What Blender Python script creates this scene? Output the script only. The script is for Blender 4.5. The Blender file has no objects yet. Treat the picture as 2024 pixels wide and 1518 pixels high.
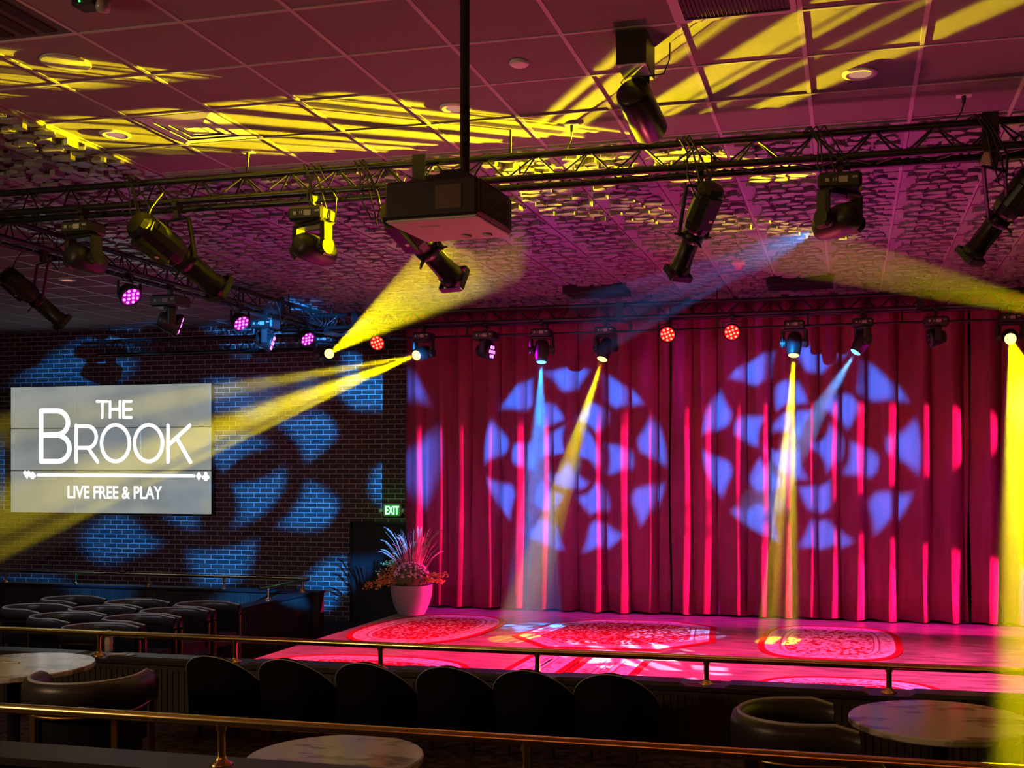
import bpy, math, random
from mathutils import Vector, Matrix, Euler

# ------------------------------------------------------------------ camera, world, exposure
sc = bpy.context.scene
COL = sc.collection
YAW = math.radians(13.825); SY, CY = math.sin(YAW), math.cos(YAW)
FPX = 2143.5; HY = 929.4; CX = 1153.3; CZ = 2.3; R = math.radians

cam = bpy.data.cameras.new('camera'); camo = bpy.data.objects.new('camera', cam); COL.objects.link(camo)
cam.sensor_width = 36; cam.lens = FPX * 36 / 2024; cam.clip_start = .05; cam.clip_end = 100
cam.shift_x = (1012 - CX) / 2024; cam.shift_y = (HY - 759) / 2024
camo.location = (0, 0, CZ); camo.rotation_euler = (R(90), 0, YAW)
sc.camera = camo
sc.view_settings.view_transform = 'Standard'; sc.view_settings.look = 'None'
sc.view_settings.gamma = 1; sc.view_settings.use_curve_mapping = False
sc.view_settings.exposure = 0.0
sc.cycles.transparent_max_bounces = 40
sc.cycles.max_bounces = 6; sc.cycles.diffuse_bounces = 3; sc.cycles.glossy_bounces = 3
sc.cycles.sample_clamp_indirect = 6
w = bpy.data.worlds.new('world'); sc.world = w; w.use_nodes = True
w.node_tree.nodes['Background'].inputs[0].default_value = (.05, .02, .03, 1)
w.node_tree.nodes['Background'].inputs[1].default_value = .02

def dr(px, py):
    t = (px - CX) / FPX
    return Vector((-SY + CY * t, CY + SY * t, -(py - HY) / FPX))
def atY(px, py, Y):
    d = dr(px, py); return Vector((0, 0, CZ)) + d * (Y / d.y)
def atZ(px, py, z):
    d = dr(px, py); return Vector((0, 0, CZ)) + d * ((z - CZ) / d.z)
def atd(px, py, k):
    return Vector((0, 0, CZ)) + dr(px, py) * k

CEIL = 4.57; STAGE = .39; CURT = 14.2; BACK = 15.2; TZ = 4.21; TF = 6.8; TB = 13.3; TIER = .42

# ------------------------------------------------------------------ lights
def area(name, loc, target, size, sizey, energy, color, spread=180):
    l = bpy.data.lights.new(name, 'AREA'); l.shape = 'RECTANGLE'; l.size = size; l.size_y = sizey
    l.energy = energy; l.color = color; l.spread = R(spread)
    o = bpy.data.objects.new(name, l); COL.objects.link(o); o.location = loc
    o.rotation_euler = (Vector(target) - Vector(loc)).to_track_quat('-Z', 'Y').to_euler()
    return o

class Nodes:
    def __init__(s, nt): s.nt = nt
    def n(s, t, **k):
        x = s.nt.nodes.new(t)
        for a, b in k.items(): setattr(x, a, b)
        return x
    def l(s, a, b): s.nt.links.new(a, b)
    def m(s, op, *a, clamp=False):
        x = s.nt.nodes.new('ShaderNodeMath'); x.operation = op; x.use_clamp = clamp
        for i, v in enumerate(a):
            if isinstance(v, (int, float)): x.inputs[i].default_value = v
            else: s.nt.links.new(v, x.inputs[i])
        return x.outputs[0]
    def step(s, v, lo, hi):
        x = s.nt.nodes.new('ShaderNodeMapRange'); x.interpolation_type = 'SMOOTHSTEP'
        if isinstance(v, (int, float)): x.inputs[0].default_value = v
        else: s.l(v, x.inputs[0])
        for i, a in ((1, lo), (2, hi)):
            if isinstance(a, (int, float)): x.inputs[i].default_value = a
            else: s.l(a, x.inputs[i])
        return x.outputs[0]

def spot(name, loc, target, energy, color, deg, blend=.15, soft=.03, gobo=None):
    """gobo: ('petals', rot) | ('cells', scale, threshold, seed) | ('bars', freq, thr, rot, seed)"""
    l = bpy.data.lights.new(name, 'SPOT'); l.energy = energy; l.color = color
    l.spot_size = R(deg); l.spot_blend = blend; l.shadow_soft_size = soft
    o = bpy.data.objects.new(name, l); COL.objects.link(o); o.location = loc
    o.rotation_euler = (Vector(target) - Vector(loc)).to_track_quat('-Z', 'Y').to_euler()
    if gobo:
        l.use_nodes = True; N = Nodes(l.node_tree); em = l.node_tree.nodes['Emission']
        tc = N.n('ShaderNodeTexCoord'); sx = N.n('ShaderNodeSeparateXYZ'); N.l(tc.outputs['Normal'], sx.inputs[0])
        k = 1 / math.tan(R(deg / 2))
        nz = N.m('ABSOLUTE', sx.outputs[2])
        u = N.m('MULTIPLY', N.m('DIVIDE', sx.outputs[0], nz), k)
        v = N.m('MULTIPLY', N.m('DIVIDE', sx.outputs[1], nz), k)
        if gobo[0] == 'petals':
            r = N.m('SQRT', N.m('ADD', N.m('MULTIPLY', u, u), N.m('MULTIPLY', v, v)))
            th = N.m('DIVIDE', N.m('ARCTAN2', v, u), 2 * math.pi)
            tot = None
            for (r0, r1, n, ph, flip) in gobo[2]:
                b = N.m('DIVIDE', N.m('SUBTRACT', r, r0), r1 - r0)
                a = N.m('ABSOLUTE', N.m('MULTIPLY', N.m('SUBTRACT', N.m('FRACT', N.m('ADD', N.m('MULTIPLY', th, n), ph + gobo[1] + 8)), .5), 2))
                bb = N.m('SUBTRACT', 1, b) if flip else b
                wdt = N.m('ADD', .16, N.m('MULTIPLY', bb, .62))
                ma = N.m('SUBTRACT', 1, N.step(N.m('SUBTRACT', a, wdt), -.2, .2))
                mb = N.m('MULTIPLY', N.step(b, 0.0, .28), N.m('SUBTRACT', 1, N.step(b, .74, 1.0)))
                mk = N.m('MULTIPLY', ma, mb)
                tot = mk if tot is None else N.m('MAXIMUM', tot, mk)
            val = tot
        elif gobo[0] == 'cells':
            cb = N.n('ShaderNodeCombineXYZ'); N.l(u, cb.inputs[0]); N.l(v, cb.inputs[1]); cb.inputs[2].default_value = gobo[3]
            vo = N.n('ShaderNodeTexVoronoi'); vo.feature = 'DISTANCE_TO_EDGE'; vo.inputs['Scale'].default_value = gobo[1]
            vo.inputs['Randomness'].default_value = .85
            N.l(cb.outputs[0], vo.inputs['Vector'])
            val = N.step(vo.outputs['Distance'], gobo[2], gobo[2] + .10)
        elif gobo[0] == 'dots':
            cb = N.n('ShaderNodeCombineXYZ'); N.l(u, cb.inputs[0]); N.l(v, cb.inputs[1]); cb.inputs[2].default_value = gobo[3]
            vo = N.n('ShaderNodeTexVoronoi'); vo.feature = 'F1'; vo.inputs['Scale'].default_value = gobo[1]
            N.l(cb.outputs[0], vo.inputs['Vector'])
            val = N.m('SUBTRACT', 1, N.step(vo.outputs['Distance'], gobo[2], gobo[2] + .15))
            val = N.m('ADD', N.m('MULTIPLY', val, .9), .1)
        elif gobo[0] == 'bars':
            ca, sa = math.cos(R(gobo[3])), math.sin(R(gobo[3]))
            q = N.m('ADD', N.m('MULTIPLY', u, ca), N.m('MULTIPLY', v, sa))
            no = N.n('ShaderNodeTexNoise'); no.noise_dimensions = '1D'; no.inputs['Scale'].default_value = gobo[1]
            no.inputs['Detail'].default_value = 1.5
            N.l(N.m('ADD', q, gobo[4]), no.inputs['W'])
            val = N.step(no.outputs[0], gobo[2] - .05, gobo[2] + .05)
            val = N.m('ADD', N.m('MULTIPLY', val, .992), .008)
        N.l(val, em.inputs['Strength'])
    return o

YEL = (1, .78, .0); PINK = (1, .02, .22); MAG = (1, .03, .55); BLU = (0, .30, 1); CYB = (.01, .30, 1)
# unseen lamps added to wash the stage and fill the room; the fixtures' own beams come with each fixture
area('rear_amber_light', (-1.0, -2.2, 3.9), (-1.0, 6, 4.4), 6, .5, 22, (1, .26, .10))
area('rear_warm_fill', (-6.5, 1.0, 3.2), (-4.0, 6, 1.2), 1.6, .5, 75, (1, .66, .36))  # fill added out of view to warm the near table and chairs
area('pit_cool_fill', (-9.0, 8.0, 4.3), (-8.6, 10.5, .8), 2.5, .4, 16, (.75, .8, 1), 120)  # fill added above the pit to bring out the chair tops
for nm, x, e, c in (('stage_wash_left', -4.6, 900, (1, .02, .15)), ('stage_wash_centre', -2.4, 950, (1, .015, .20)), ('stage_wash_right', -.1, 850, (1, .05, .32)), ('stage_wash_edge', 2.0, 700, (1, .10, .40))):
    spot(nm, (x, 9.4, 4.1), (x, 10.3, .4), e*1.9, c, 66, .55, .08)
spot('underside_pink_fill', (-1.5, 8.5, .5), (-1.4, 3.2, 4.4), 330, (1, .13, .15), 110, .8, .15)  # added fill for the projector underside and trusses, not an actual footlight
spot('curtain_base_pink_far', (7.6, 13.0, .8), (-4.2, CURT - .12, .7), 22000, (1, .015, .18), 9.5, .25, .05)
spot('curtain_base_pink_near', (5.4, 13.2, .8), (-.4, CURT - .1, .65), 6500, (1, .015, .2), 19, .25, .05)
spot('curtain_mid_pink_far', (7.6, 13.0, 2.9), (-4.2, CURT - .12, 2.25), 22000, (1, .015, .2), 6.6, .25, .05)
spot('curtain_mid_pink_near', (5.4, 13.2, 3.2), (-.6, CURT - .1, 2.5), 6500, (1, .015, .2), 13, .25, .05)
area('curtain_red_wash', (-2.0, 10.6, 4.1), (-2.0, CURT, 2.6), 7, .3, 5, (1, .0, .05))
area('floor_lavender_strip', (-2.0, 13.75, 4.0), (-2.0, 13.85, .4), 8, .15, 30, (.8, .0, .8), 30)
area('ceiling_magenta_left', (-4.5, 9.5, .9), (-4.0, 9.8, 4.5), 4, 2, 24, (1, .02, .55), 110)
area('ceiling_magenta_right', (0.5, 9.5, .9), (0.0, 9.3, 4.5), 4, 2, 24, (1, .02, .55), 110)

# ------------------------------------------------------------------ materials
MATS = {}
def mat(name, col=(.5, .5, .5), rough=.6, metal=0, emit=None, estr=0, spec=.5, bump=None, mix=None, coat=0):
    """bump=(scale,strength[,detail]); mix=(colour2, scale, lo, hi, stretch xyz)"""
    if name in MATS: return MATS[name]
    m = bpy.data.materials.new(name); m.use_nodes = True; N = Nodes(m.node_tree)
    b = m.node_tree.nodes['Principled BSDF']; MATS[name] = m
    b.inputs['Base Color'].default_value = (*col, 1); b.inputs['Roughness'].default_value = rough
    b.inputs['Metallic'].default_value = metal; b.inputs['Specular IOR Level'].default_value = spec
    if coat: b.inputs['Coat Weight'].default_value = coat; b.inputs['Coat Roughness'].default_value = .1
    if emit: b.inputs['Emission Color'].default_value = (*emit, 1); b.inputs['Emission Strength'].default_value = estr
    tc = N.n('ShaderNodeTexCoord')
    if mix:
        mp = N.n('ShaderNodeMapping'); N.l(tc.outputs['Object'], mp.inputs[0])
        if len(mix) > 4: mp.inputs['Scale'].default_value = mix[4]
        no = N.n('ShaderNodeTexNoise'); no.inputs['Scale'].default_value = mix[1]; no.inputs['Detail'].default_value = 5
        N.l(mp.outputs[0], no.inputs['Vector'])
        f = N.step(no.outputs[0], mix[2], mix[3])
        mx = N.n('ShaderNodeMix', data_type='RGBA'); N.l(f, mx.inputs[0])
        mx.inputs[6].default_value = (*col, 1); mx.inputs[7].default_value = (*mix[0], 1)
        N.l(mx.outputs[2], b.inputs['Base Color'])
    if bump:
        no = N.n('ShaderNodeTexNoise'); no.inputs['Scale'].default_value = bump[0]; no.inputs['Detail'].default_value = 4
        N.l(tc.outputs['Object'], no.inputs['Vector'])
        bp = N.n('ShaderNodeBump'); bp.inputs['Strength'].default_value = bump[1]; bp.inputs['Distance'].default_value = .01
        N.l(no.outputs[0], bp.inputs['Height']); N.l(bp.outputs[0], b.inputs['Normal'])
    return m

blackm = mat('black_painted_metal', (.018, .018, .02), .38, .3)
blackp = mat('black_plastic', (.02, .02, .022), .45)
trussm = mat('truss_black_coat', (.03, .03, .033), .3, .5)
chrome = mat('chrome', (.7, .7, .72), .15, 1)
whitep = mat('white_plastic', (.75, .74, .72), .45)
greym = mat('grey_label', (.45, .45, .45), .5)
brass = mat('polished_brass', (.85, .58, .20), .22, 1, bump=(3, .04))
goldm = mat('brushed_gold', (.55, .33, .12), .35, 1)
vinyl = mat('dark_vinyl', (.035, .028, .03), .38, bump=(90, .08))
piping_highlightm = mat('vinyl_piping_highlight', (.42, .42, .42), .35)  # painted edge highlight on barrel chairs, real edge cord on high back chairs
velvet = mat('black_velvet', (.008, .006, .009), .9, spec=.1, bump=(60, .1))
capm = mat('dark_cap_laminate', (.022, .016, .020), .42, bump=(40, .03))
woodk = mat('dark_slat_wood', (.05, .035, .03), .55, mix=((.03, .02, .018), 6, .3, .7, (1, 1, .2)))
marble = mat('marble', (.62, .58, .53), .16, mix=((.22, .19, .17), 3.5, .52, .60, (1, 2.2, 1)))
carpet = mat('carpet', (.07, .045, .06), .95, spec=.05, mix=((.025, .02, .03), 14, .4, .6), bump=(200, .3))
tilem = mat('ceiling_tile', (.22, .20, .20), .9, spec=.1, bump=(320, .35))
gridm = mat('ceiling_grid_metal', (.40, .38, .38), .4)
reliefm = mat('relief_panel', (.25, .23, .245), .38, bump=(30, .05))
stagem = mat('stage_boards', (.36, .26, .22), .34, mix=((.15, .10, .09), 2.6, .35, .68, (1, 3.5, 1)), bump=(25, .06))
clothm = mat('red_velour', (.34, .055, .12), .85, spec=.12, mix=((.27, .045, .10), 3, .3, .7, (6, 1, .5)), bump=(120, .12))
ventm = mat('vent_black', (.006, .006, .006), .7)
darkwall = mat('dark_wall_paint', (.03, .02, .025), .8)

def brick_mat():
    m = bpy.data.materials.new('painted_brick'); m.use_nodes = True; N = Nodes(m.node_tree)
    b = m.node_tree.nodes['Principled BSDF']; b.inputs['Roughness'].default_value = .75
    tc = N.n('ShaderNodeTexCoord'); s = N.n('ShaderNodeSeparateXYZ'); N.l(tc.outputs['Object'], s.inputs[0])
    cb = N.n('ShaderNodeCombineXYZ'); N.l(s.outputs[0], cb.inputs[0]); N.l(s.outputs[2], cb.inputs[1])
    no = N.n('ShaderNodeTexNoise'); no.inputs['Scale'].default_value = 12; N.l(tc.outputs['Object'], no.inputs['Vector'])
    ad = N.n('ShaderNodeVectorMath', operation='MULTIPLY_ADD'); N.l(no.outputs['Color'], ad.inputs[0]); ad.inputs[1].default_value = (.008, .008, 0); N.l(cb.outputs[0], ad.inputs[2])
    br = N.n('ShaderNodeTexBrick'); N.l(ad.outputs[0], br.inputs['Vector'])
    br.inputs['Color1'].default_value = (.085, .05, .045, 1); br.inputs['Color2'].default_value = (.05, .032, .03, 1)
    br.inputs['Mortar'].default_value = (.44, .40, .40, 1); br.inputs['Scale'].default_value = 1
    br.inputs['Mortar Size'].default_value = .007; br.inputs['Mortar Smooth'].default_value = .4
    br.inputs['Brick Width'].default_value = .215; br.inputs['Row Height'].default_value = .075
    N.l(br.outputs['Color'], b.inputs['Base Color'])
    bp = N.n('ShaderNodeBump'); bp.inputs['Distance'].default_value = .01; bp.inputs['Strength'].default_value = .6
    N.l(N.m('SUBTRACT', 1, br.outputs['Fac']), bp.inputs['Height']); N.l(bp.outputs[0], b.inputs['Normal'])
    return m
brickm = brick_mat()

def rug_mat(name, c1, c2, scale, thr):
    m = bpy.data.materials.new(name); m.use_nodes = True; N = Nodes(m.node_tree)
    b = m.node_tree.nodes['Principled BSDF']; b.inputs['Roughness'].default_value = .95; b.inputs['Specular IOR Level'].default_value = .05
    tc = N.n('ShaderNodeTexCoord')
    vo = N.n('ShaderNodeTexVoronoi'); vo.feature = 'F1'; vo.inputs['Scale'].default_value = scale; N.l(tc.outputs['Object'], vo.inputs['Vector'])
    no = N.n('ShaderNodeTexNoise'); no.inputs['Scale'].default_value = scale * 1.4; no.inputs['Detail'].default_value = 3; N.l(tc.outputs['Object'], no.inputs['Vector'])
    v = N.m('ADD', N.m('MULTIPLY', vo.outputs['Distance'], .7), N.m('MULTIPLY', no.outputs[0], .8))
    f = N.step(v, thr - .03, thr + .03)
    mx = N.n('ShaderNodeMix', data_type='RGBA'); N.l(f, mx.inputs[0]); mx.inputs[6].default_value = (*c1, 1); mx.inputs[7].default_value = (*c2, 1)
    N.l(mx.outputs[2], b.inputs['Base Color']); return m
RUGRED = (.42, .012, .02); RUGPALE = (.72, .60, .55)
rug_field = rug_mat('rug_field', RUGPALE, RUGRED, 19, .67)
rug_fieldp = rug_mat('rug_field_pale', RUGPALE, RUGRED, 17, .80)
rug_border = rug_mat('rug_border', RUGPALE, (.5, .2, .18), 17, .84)
rug_edge = mat('rug_edge', RUGRED, .95, spec=.05); rug_line = mat('rug_line', (.35, .12, .12), .95, spec=.05)
rug_pale = mat('rug_pale', RUGPALE, .95, spec=.05)

def emis(name, c, s): return mat(name, (.02, .02, .02), .5, emit=c, estr=s)
lens_y = emis('lens_yellow', (1, .85, .16), 3.2); lens_b = emis('lens_blue', (.12, .50, 1), 3)
lens_r = emis('led_red', (1, .10, .04), 7); lens_p = emis('led_purple', (.95, .08, .95), 7)
lens_w = emis('led_white', (1, .8, .75), 8); lens_off = mat('dark_glass', (.02, .02, .03), .08, spec=.8)
par_face_r = emis('par_face_red', (1, .0, .01), 1.1); par_face_p = emis('par_face_purple', (.45, .0, .5), .8)

# ------------------------------------------------------------------ mesh builder
class MB:
    def __init__(s): s.v = []; s.f = []; s.mi = []; s.sm = []; s.M = Matrix(); s.k = 0
    def add(s, vs, fs, smooth=False):
        o = len(s.v); s.v += [tuple(s.M @ Vector(p)) for p in vs]
        for f in fs: s.f.append(tuple(i + o for i in f)); s.mi.append(s.k); s.sm.append(smooth)
    def box(s, c, d, rz=0, rx=0, ry=0):
        m = Matrix.Translation(c) @ Euler((rx, ry, rz)).to_matrix().to_4x4()
        x, y, z = d[0] / 2, d[1] / 2, d[2] / 2
        vs = [m @ Vector(p) for p in ((-x,-y,-z),(x,-y,-z),(x,y,-z),(-x,y,-z),(-x,-y,z),(x,-y,z),(x,y,z),(-x,y,z))]
        s.add(vs, [(0,3,2,1),(4,5,6,7),(0,1,5,4),(1,2,6,5),(2,3,7,6),(3,0,4,7)])
    def bbox(s, c, d, b=.01):  # box with chamfered edges
        x, y, z = d[0] / 2, d[1] / 2, d[2] / 2; b = min(b, x * .9, y * .9, z * .9)
        prof = [(x-b, y), (x, y-b), (x, -y+b), (x-b, -y), (-x+b, -y), (-x, -y+b), (-x, y-b), (-x+b, y)]
        inner = [(px * (x-b)/x if abs(px) >= x-1e-9 else px, py * (y-b)/y if abs(py) >= y-1e-9 else py) for px, py in prof]
        vs = []
        for zz, pr in ((-z, inner), (-z+b, prof), (z-b, prof), (z, inner)):
            vs += [(c[0]+p[0], c[1]+p[1], c[2]+zz) for p in pr]
        fs = [tuple(range(8)), tuple(range(31, 23, -1))]
        for r in range(3):
            for i in range(8):
                j = (i+1) % 8; fs.append((r*8+j, r*8+i, (r+1)*8+i, (r+1)*8+j))
        s.add(vs, fs)
    def cyl(s, a, b, r, r2=None, n=12, caps=True, smooth=True):
        a, b = Vector(a), Vector(b); r2 = r if r2 is None else r2
        q = (b - a).to_track_quat('Z', 'Y'); vs = []
        for c, rr in ((a, r), (b, r2)):
            for i in range(n):
                t = 2 * math.pi * i / n; vs.append(c + q @ Vector((rr * math.cos(t), rr * math.sin(t), 0)))
        s.add(vs, [(i, (i+1) % n, n + (i+1) % n, n + i) for i in range(n)], smooth)
        if caps:
            if r > 1e-6: s.add(vs[:n], [tuple(range(n-1, -1, -1))])
            if r2 > 1e-6: s.add(vs[n:], [tuple(range(n))])
    def lathe(s, prof, n=24, smooth=True, axis=None):
        vs = []; m = axis or Matrix()
        for (r, z) in prof:
            for i in range(n):
                t = 2 * math.pi * i / n; vs.append(m @ Vector((r * math.cos(t), r * math.sin(t), z)))
        fs = []
        for j in range(len(prof) - 1):
            for i in range(n):
                k = (i+1) % n; fs.append((j*n+i, j*n+k, (j+1)*n+k, (j+1)*n+i))
        s.add(vs, fs, smooth)
        if prof[0][0] > 1e-4: s.add(vs[:n], [tuple(range(n-1, -1, -1))])
        if prof[-1][0] > 1e-4: s.add(vs[-n:], [tuple(range(n))])
    def tube(s, pts, r, n=8, caps=True):
        pts = [Vector(p) for p in pts]; vs = []; up = Vector((.13, .21, .97))
        for i, p in enumerate(pts):
            d = (pts[min(i+1, len(pts)-1)] - pts[max(i-1, 0)]).normalized()
            x = d.cross(up)
            if x.length < .05: x = d.cross(Vector((1, 0, 0)))
            x.normalize(); y = d.cross(x); up = up if x.length else up
            rr = r[i] if isinstance(r, (list, tuple)) else r
            for k in range(n):
                t = 2 * math.pi * k / n; vs.append(p + (x * math.cos(t) + y * math.sin(t)) * rr)
        fs = []
        for j in range(len(pts) - 1):
            for i in range(n):
                k = (i+1) % n; fs.append((j*n+i, (j+1)*n+i, (j+1)*n+k, j*n+k))
        s.add(vs, fs, True)
        if caps: s.add(vs[:n], [tuple(range(n))]); s.add(vs[-n:], [tuple(range(n-1, -1, -1))])
    def prism(s, poly, h, m=None):  # polygon in xy extruded to z=h
        m = m or Matrix(); n = len(poly)
        vs = [m @ Vector((p[0], p[1], 0)) for p in poly] + [m @ Vector((p[0], p[1], h)) for p in poly]
        fs = [tuple(range(n-1, -1, -1)), tuple(range(n, 2*n))] + [(i, (i+1) % n, n + (i+1) % n, n + i) for i in range(n)]
        s.add(vs, fs)
    def ball(s, c, r, n=8, sq=(1, 1, 1)):
        m = max(3, n // 2); vs = [(c[0], c[1], c[2] - r * sq[2])]
        for j in range(1, m):
            ph = math.pi * j / m - math.pi / 2
            for i in range(n):
                t = 2 * math.pi * i / n
                vs.append((c[0] + r * sq[0] * math.cos(ph) * math.cos(t), c[1] + r * sq[1] * math.cos(ph) * math.sin(t), c[2] + r * sq[2] * math.sin(ph)))
        vs.append((c[0], c[1], c[2] + r * sq[2])); fs = []
        for i in range(n):
            k = (i+1) % n; fs.append((0, 1+k, 1+i)); fs.append((len(vs)-1, 1+(m-2)*n+i, 1+(m-2)*n+k))
            for j in range(m-2): fs.append((1+j*n+i, 1+j*n+k, 1+(j+1)*n+k, 1+(j+1)*n+i))
        s.add(vs, fs, True)
    def build(s, name, mats, parent=None):
        me = bpy.data.meshes.new(name); me.from_pydata(s.v, [], s.f)
        mats = mats if isinstance(mats, (list, tuple)) else [mats]
        for m in mats: me.materials.append(m)
        me.polygons.foreach_set('material_index', s.mi); me.polygons.foreach_set('use_smooth', s.sm); me.update()
        o = bpy.data.objects.new(name, me); COL.objects.link(o)
        if parent: o.parent = parent
        return o

def tag(o, label=None, cat=None, group=None, kind=None):
    if label: o['label'] = label
    if cat: o['category'] = cat
    if group: o['group'] = group
    if kind: o['kind'] = kind
    return o
def thing(name, label, cat, loc=(0, 0, 0), rz=0, group=None):
    o = bpy.data.objects.new(name, None); COL.objects.link(o); o.location = loc; o.rotation_euler = (0, 0, rz)
    o.empty_display_size = .1
    return tag(o, label, cat, group)
def dup(root, loc=None, rz=None, label=None, group=None):
    def cp(o, par):
        c = o.copy(); COL.objects.link(c); c.parent = par
        for ch in list(o.children): cp(ch, c)
        return c
    r = cp(root, None)
    if loc is not None: r.location = loc
    if rz is not None: r.rotation_euler = (0, 0, rz)
    if label: r['label'] = label
    if group: r['group'] = group
    return r
def struct(name, mb, m, label=None):
    o = mb.build(name, m); o['kind'] = 'structure'
    if label: o['label'] = label
    return o

# ------------------------------------------------------------------ room shell
XL, XR, YN, YF = -16.5, 9.0, -3.5, BACK
m = MB(); m.box(((XL+XR)/2, (YN+YF)/2, -.05), (XR-XL, YF-YN, .1)); struct('floor', m, carpet)
m = MB(); m.box(((-5.86+XR)/2, (8.3+YF)/2, STAGE/2), (XR+5.86, YF-8.3, STAGE)); struct('floor_stage', m, [stagem])
m = MB(); m.box(((XL+XR)/2, (YN+7.4)/2, TIER/2), (XR-XL, 7.4-YN, TIER)); struct('floor_tier', m, carpet)
m = MB(); m.box(((XL+XR)/2, YF+.1, 2.35), (XR-XL+.4, .2, 4.8)); struct('wall_back', m, brickm)
m = MB(); m.box((XL-.1, (YN+YF)/2, 2.35), (.2, YF-YN, 4.8)); struct('wall_left', m, darkwall)
m = MB(); m.box((XR+.1, (YN+YF)/2, 2.35), (.2, YF-YN, 4.8)); struct('wall_right', m, darkwall)
m = MB(); m.box(((XL+XR)/2, YN-.1, 2.35), (XR-XL+.4, .2, 4.8)); struct('wall_front', m, darkwall)

TP = .6096; GX0 = -5.117; GY0 = 4.233
gx = [GX0 + TP*i for i in range(-20, 25) if XL < GX0 + TP*i < XR]
gy = [GY0 + TP*i for i in range(-14, 20) if YN < GY0 + TP*i < YF]
YB = GY0 + 5*TP; XA = GX0; XB = GX0 - 4*TP
m = MB(); m.box(((XL+XR)/2, (YN+YF)/2, CEIL+.05), (XR-XL+.4, YF-YN+.4, .1)); struct('ceiling', m, tilem)
# suspended grid, one T-bar lattice over the whole ceiling
m = MB()
for x in gx: m.box((x, (YN+YF)/2, CEIL-.002), (.024, YF-YN, .004))
for i, y in enumerate(gy):
    if y > YB + .1:
        m.box(((XL+XB)/2, y, CEIL-.0025), (XB-XL, .02, .005))
    else:
        m.box(((XL+XR)/2, y, CEIL-.0025), (XR-XL, .02, .005))
struct('ceiling_grid', m, gridm)

# relief panels: pebble-like raised shapes, a step lower than the plain tiles
random.seed(4)
def blob(cx, cy, rx, ry, n=12):
    a0 = random.random() * 6; ph = random.random() * 6; k = random.uniform(.1, .3)
    pts = []
    for i in range(n):
        t = 2 * math.pi * i / n
        cc, ss = math.cos(t), math.sin(t)
        e = 1 + k * math.sin(3 * t + ph) + .06 * math.sin(5 * t + a0)
        pts.append((cx + rx * e * math.copysign(abs(cc) ** .85, cc), cy + ry * e * math.copysign(abs(ss) ** .8, ss)))
    return pts
def variant():
    out = []; ny = 5
    for j in range(ny):
        x = -.02 - random.random() * .06
        y = (j + .5) / ny * (TP-.05) + .025
        while x < TP - .05:
            wd = random.choice((.08, .11, .14, .19)); out.append((x + wd/2, y + random.uniform(-.01, .01), wd/2*.86, (TP-.05)/ny/2*random.uniform(.62, .9), random.choice((.018, .032, .046))))
            x += wd
    return [b for b in out if b[0]-b[2] > .016 and b[0]+b[2] < TP-.016]
VARS = [[(blob(*b[:4]), b[4]) for b in variant()] for _ in range(3)]
def relief(name, cells):
    m = MB()
    for (x0, y0) in cells:
        m.box((x0+TP/2, y0+TP/2, CEIL-.010), (TP-.028, TP-.03, .02))
        for pts, h in VARS[random.randrange(3)]:
            n = len(pts); z1 = CEIL-.02; z2 = z1-h
            vs = [(x0+p[0], y0+p[1], z1) for p in pts] + [(x0+p[0], y0+p[1], z2) for p in pts]
            m.add(vs, [(i, n+i, n+(i+1) % n, (i+1) % n) for i in range(n)] + [tuple(range(2*n-1, n-1, -1))])
    o = struct(name, m, reliefm); return o
cells = []
for x in gx:
    for y in gy:
        if y > YF-.3: continue
        far = y >= YB - .01 and x >= XB - .01 and x < 5.5
        near = y < YB - .01 and y > 3.5 and XB - .01 <= x < XA - .01
        if far or near: cells.append((x, y))
relief('ceiling_relief', cells)

# ------------------------------------------------------------------ curtains
def curtain(x0, x1, seed, label):
    random.seed(seed); prof = []; x = x0
    while x < x1:
        wd = random.uniform(.17, .30); dp = random.uniform(.08, .13); rt = random.uniform(.075, .13)
        # broad face easing forward to the right, then a short return facing +x
        prof += [(x, 0), (x + wd*.25, -.004), (x + wd*.6, -dp*.45), (x + wd*.9, -dp*.97), (x + wd, -dp*1.02),
                 (x + wd + rt*.5, -dp*.72), (x + wd + rt, -dp*.12)]
        x += wd + rt
        if random.random() < .5: prof += [(x + .008, .05), (x + .02, .05), (x + .03, 0)]; x += .035
    prof = [p for p in prof if p[0] <= x1 - .01] + [(x1, -.02)]
    zs = [STAGE + .025 + i * (CEIL - .06 - STAGE) / 14 for i in range(15)]
    m = MB(); vs = []; nn = len(prof)
    for z in zs:
        q = (z - STAGE) / (CEIL - STAGE)
        for i, (px, py) in enumerate(prof):
            sway = .018 * math.sin(z * 2.1 + i * .9) * (1 - q * .8)
            vs.append((px + sway, CURT + py * (1.15 - .35 * q), z + (.012 * math.sin(i * .7) if z == zs[0] else 0)))
    fs = [(j*nn+i, j*nn+i+1, (j+1)*nn+i+1, (j+1)*nn+i) for j in range(14) for i in range(nn-1)]
    m.add(vs, fs, True)
    o = m.build('stage_curtain', clothm)
    so = o.modifiers.new('thick', 'SOLIDIFY'); so.thickness = .006; so.offset = 1
    return tag(o, label, 'curtain', 'stage curtains')
curtain(-6.06, -2.32, 3, 'red pleated velour curtain at the brick corner, widest of the three')
curtain(-2.30, 1.42, 8, 'red pleated velour curtain hanging behind the centre and octagonal rugs')
curtain(1.44, 4.6, 12, 'red pleated velour curtain at the edge behind the brightest yellow beam')

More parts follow.
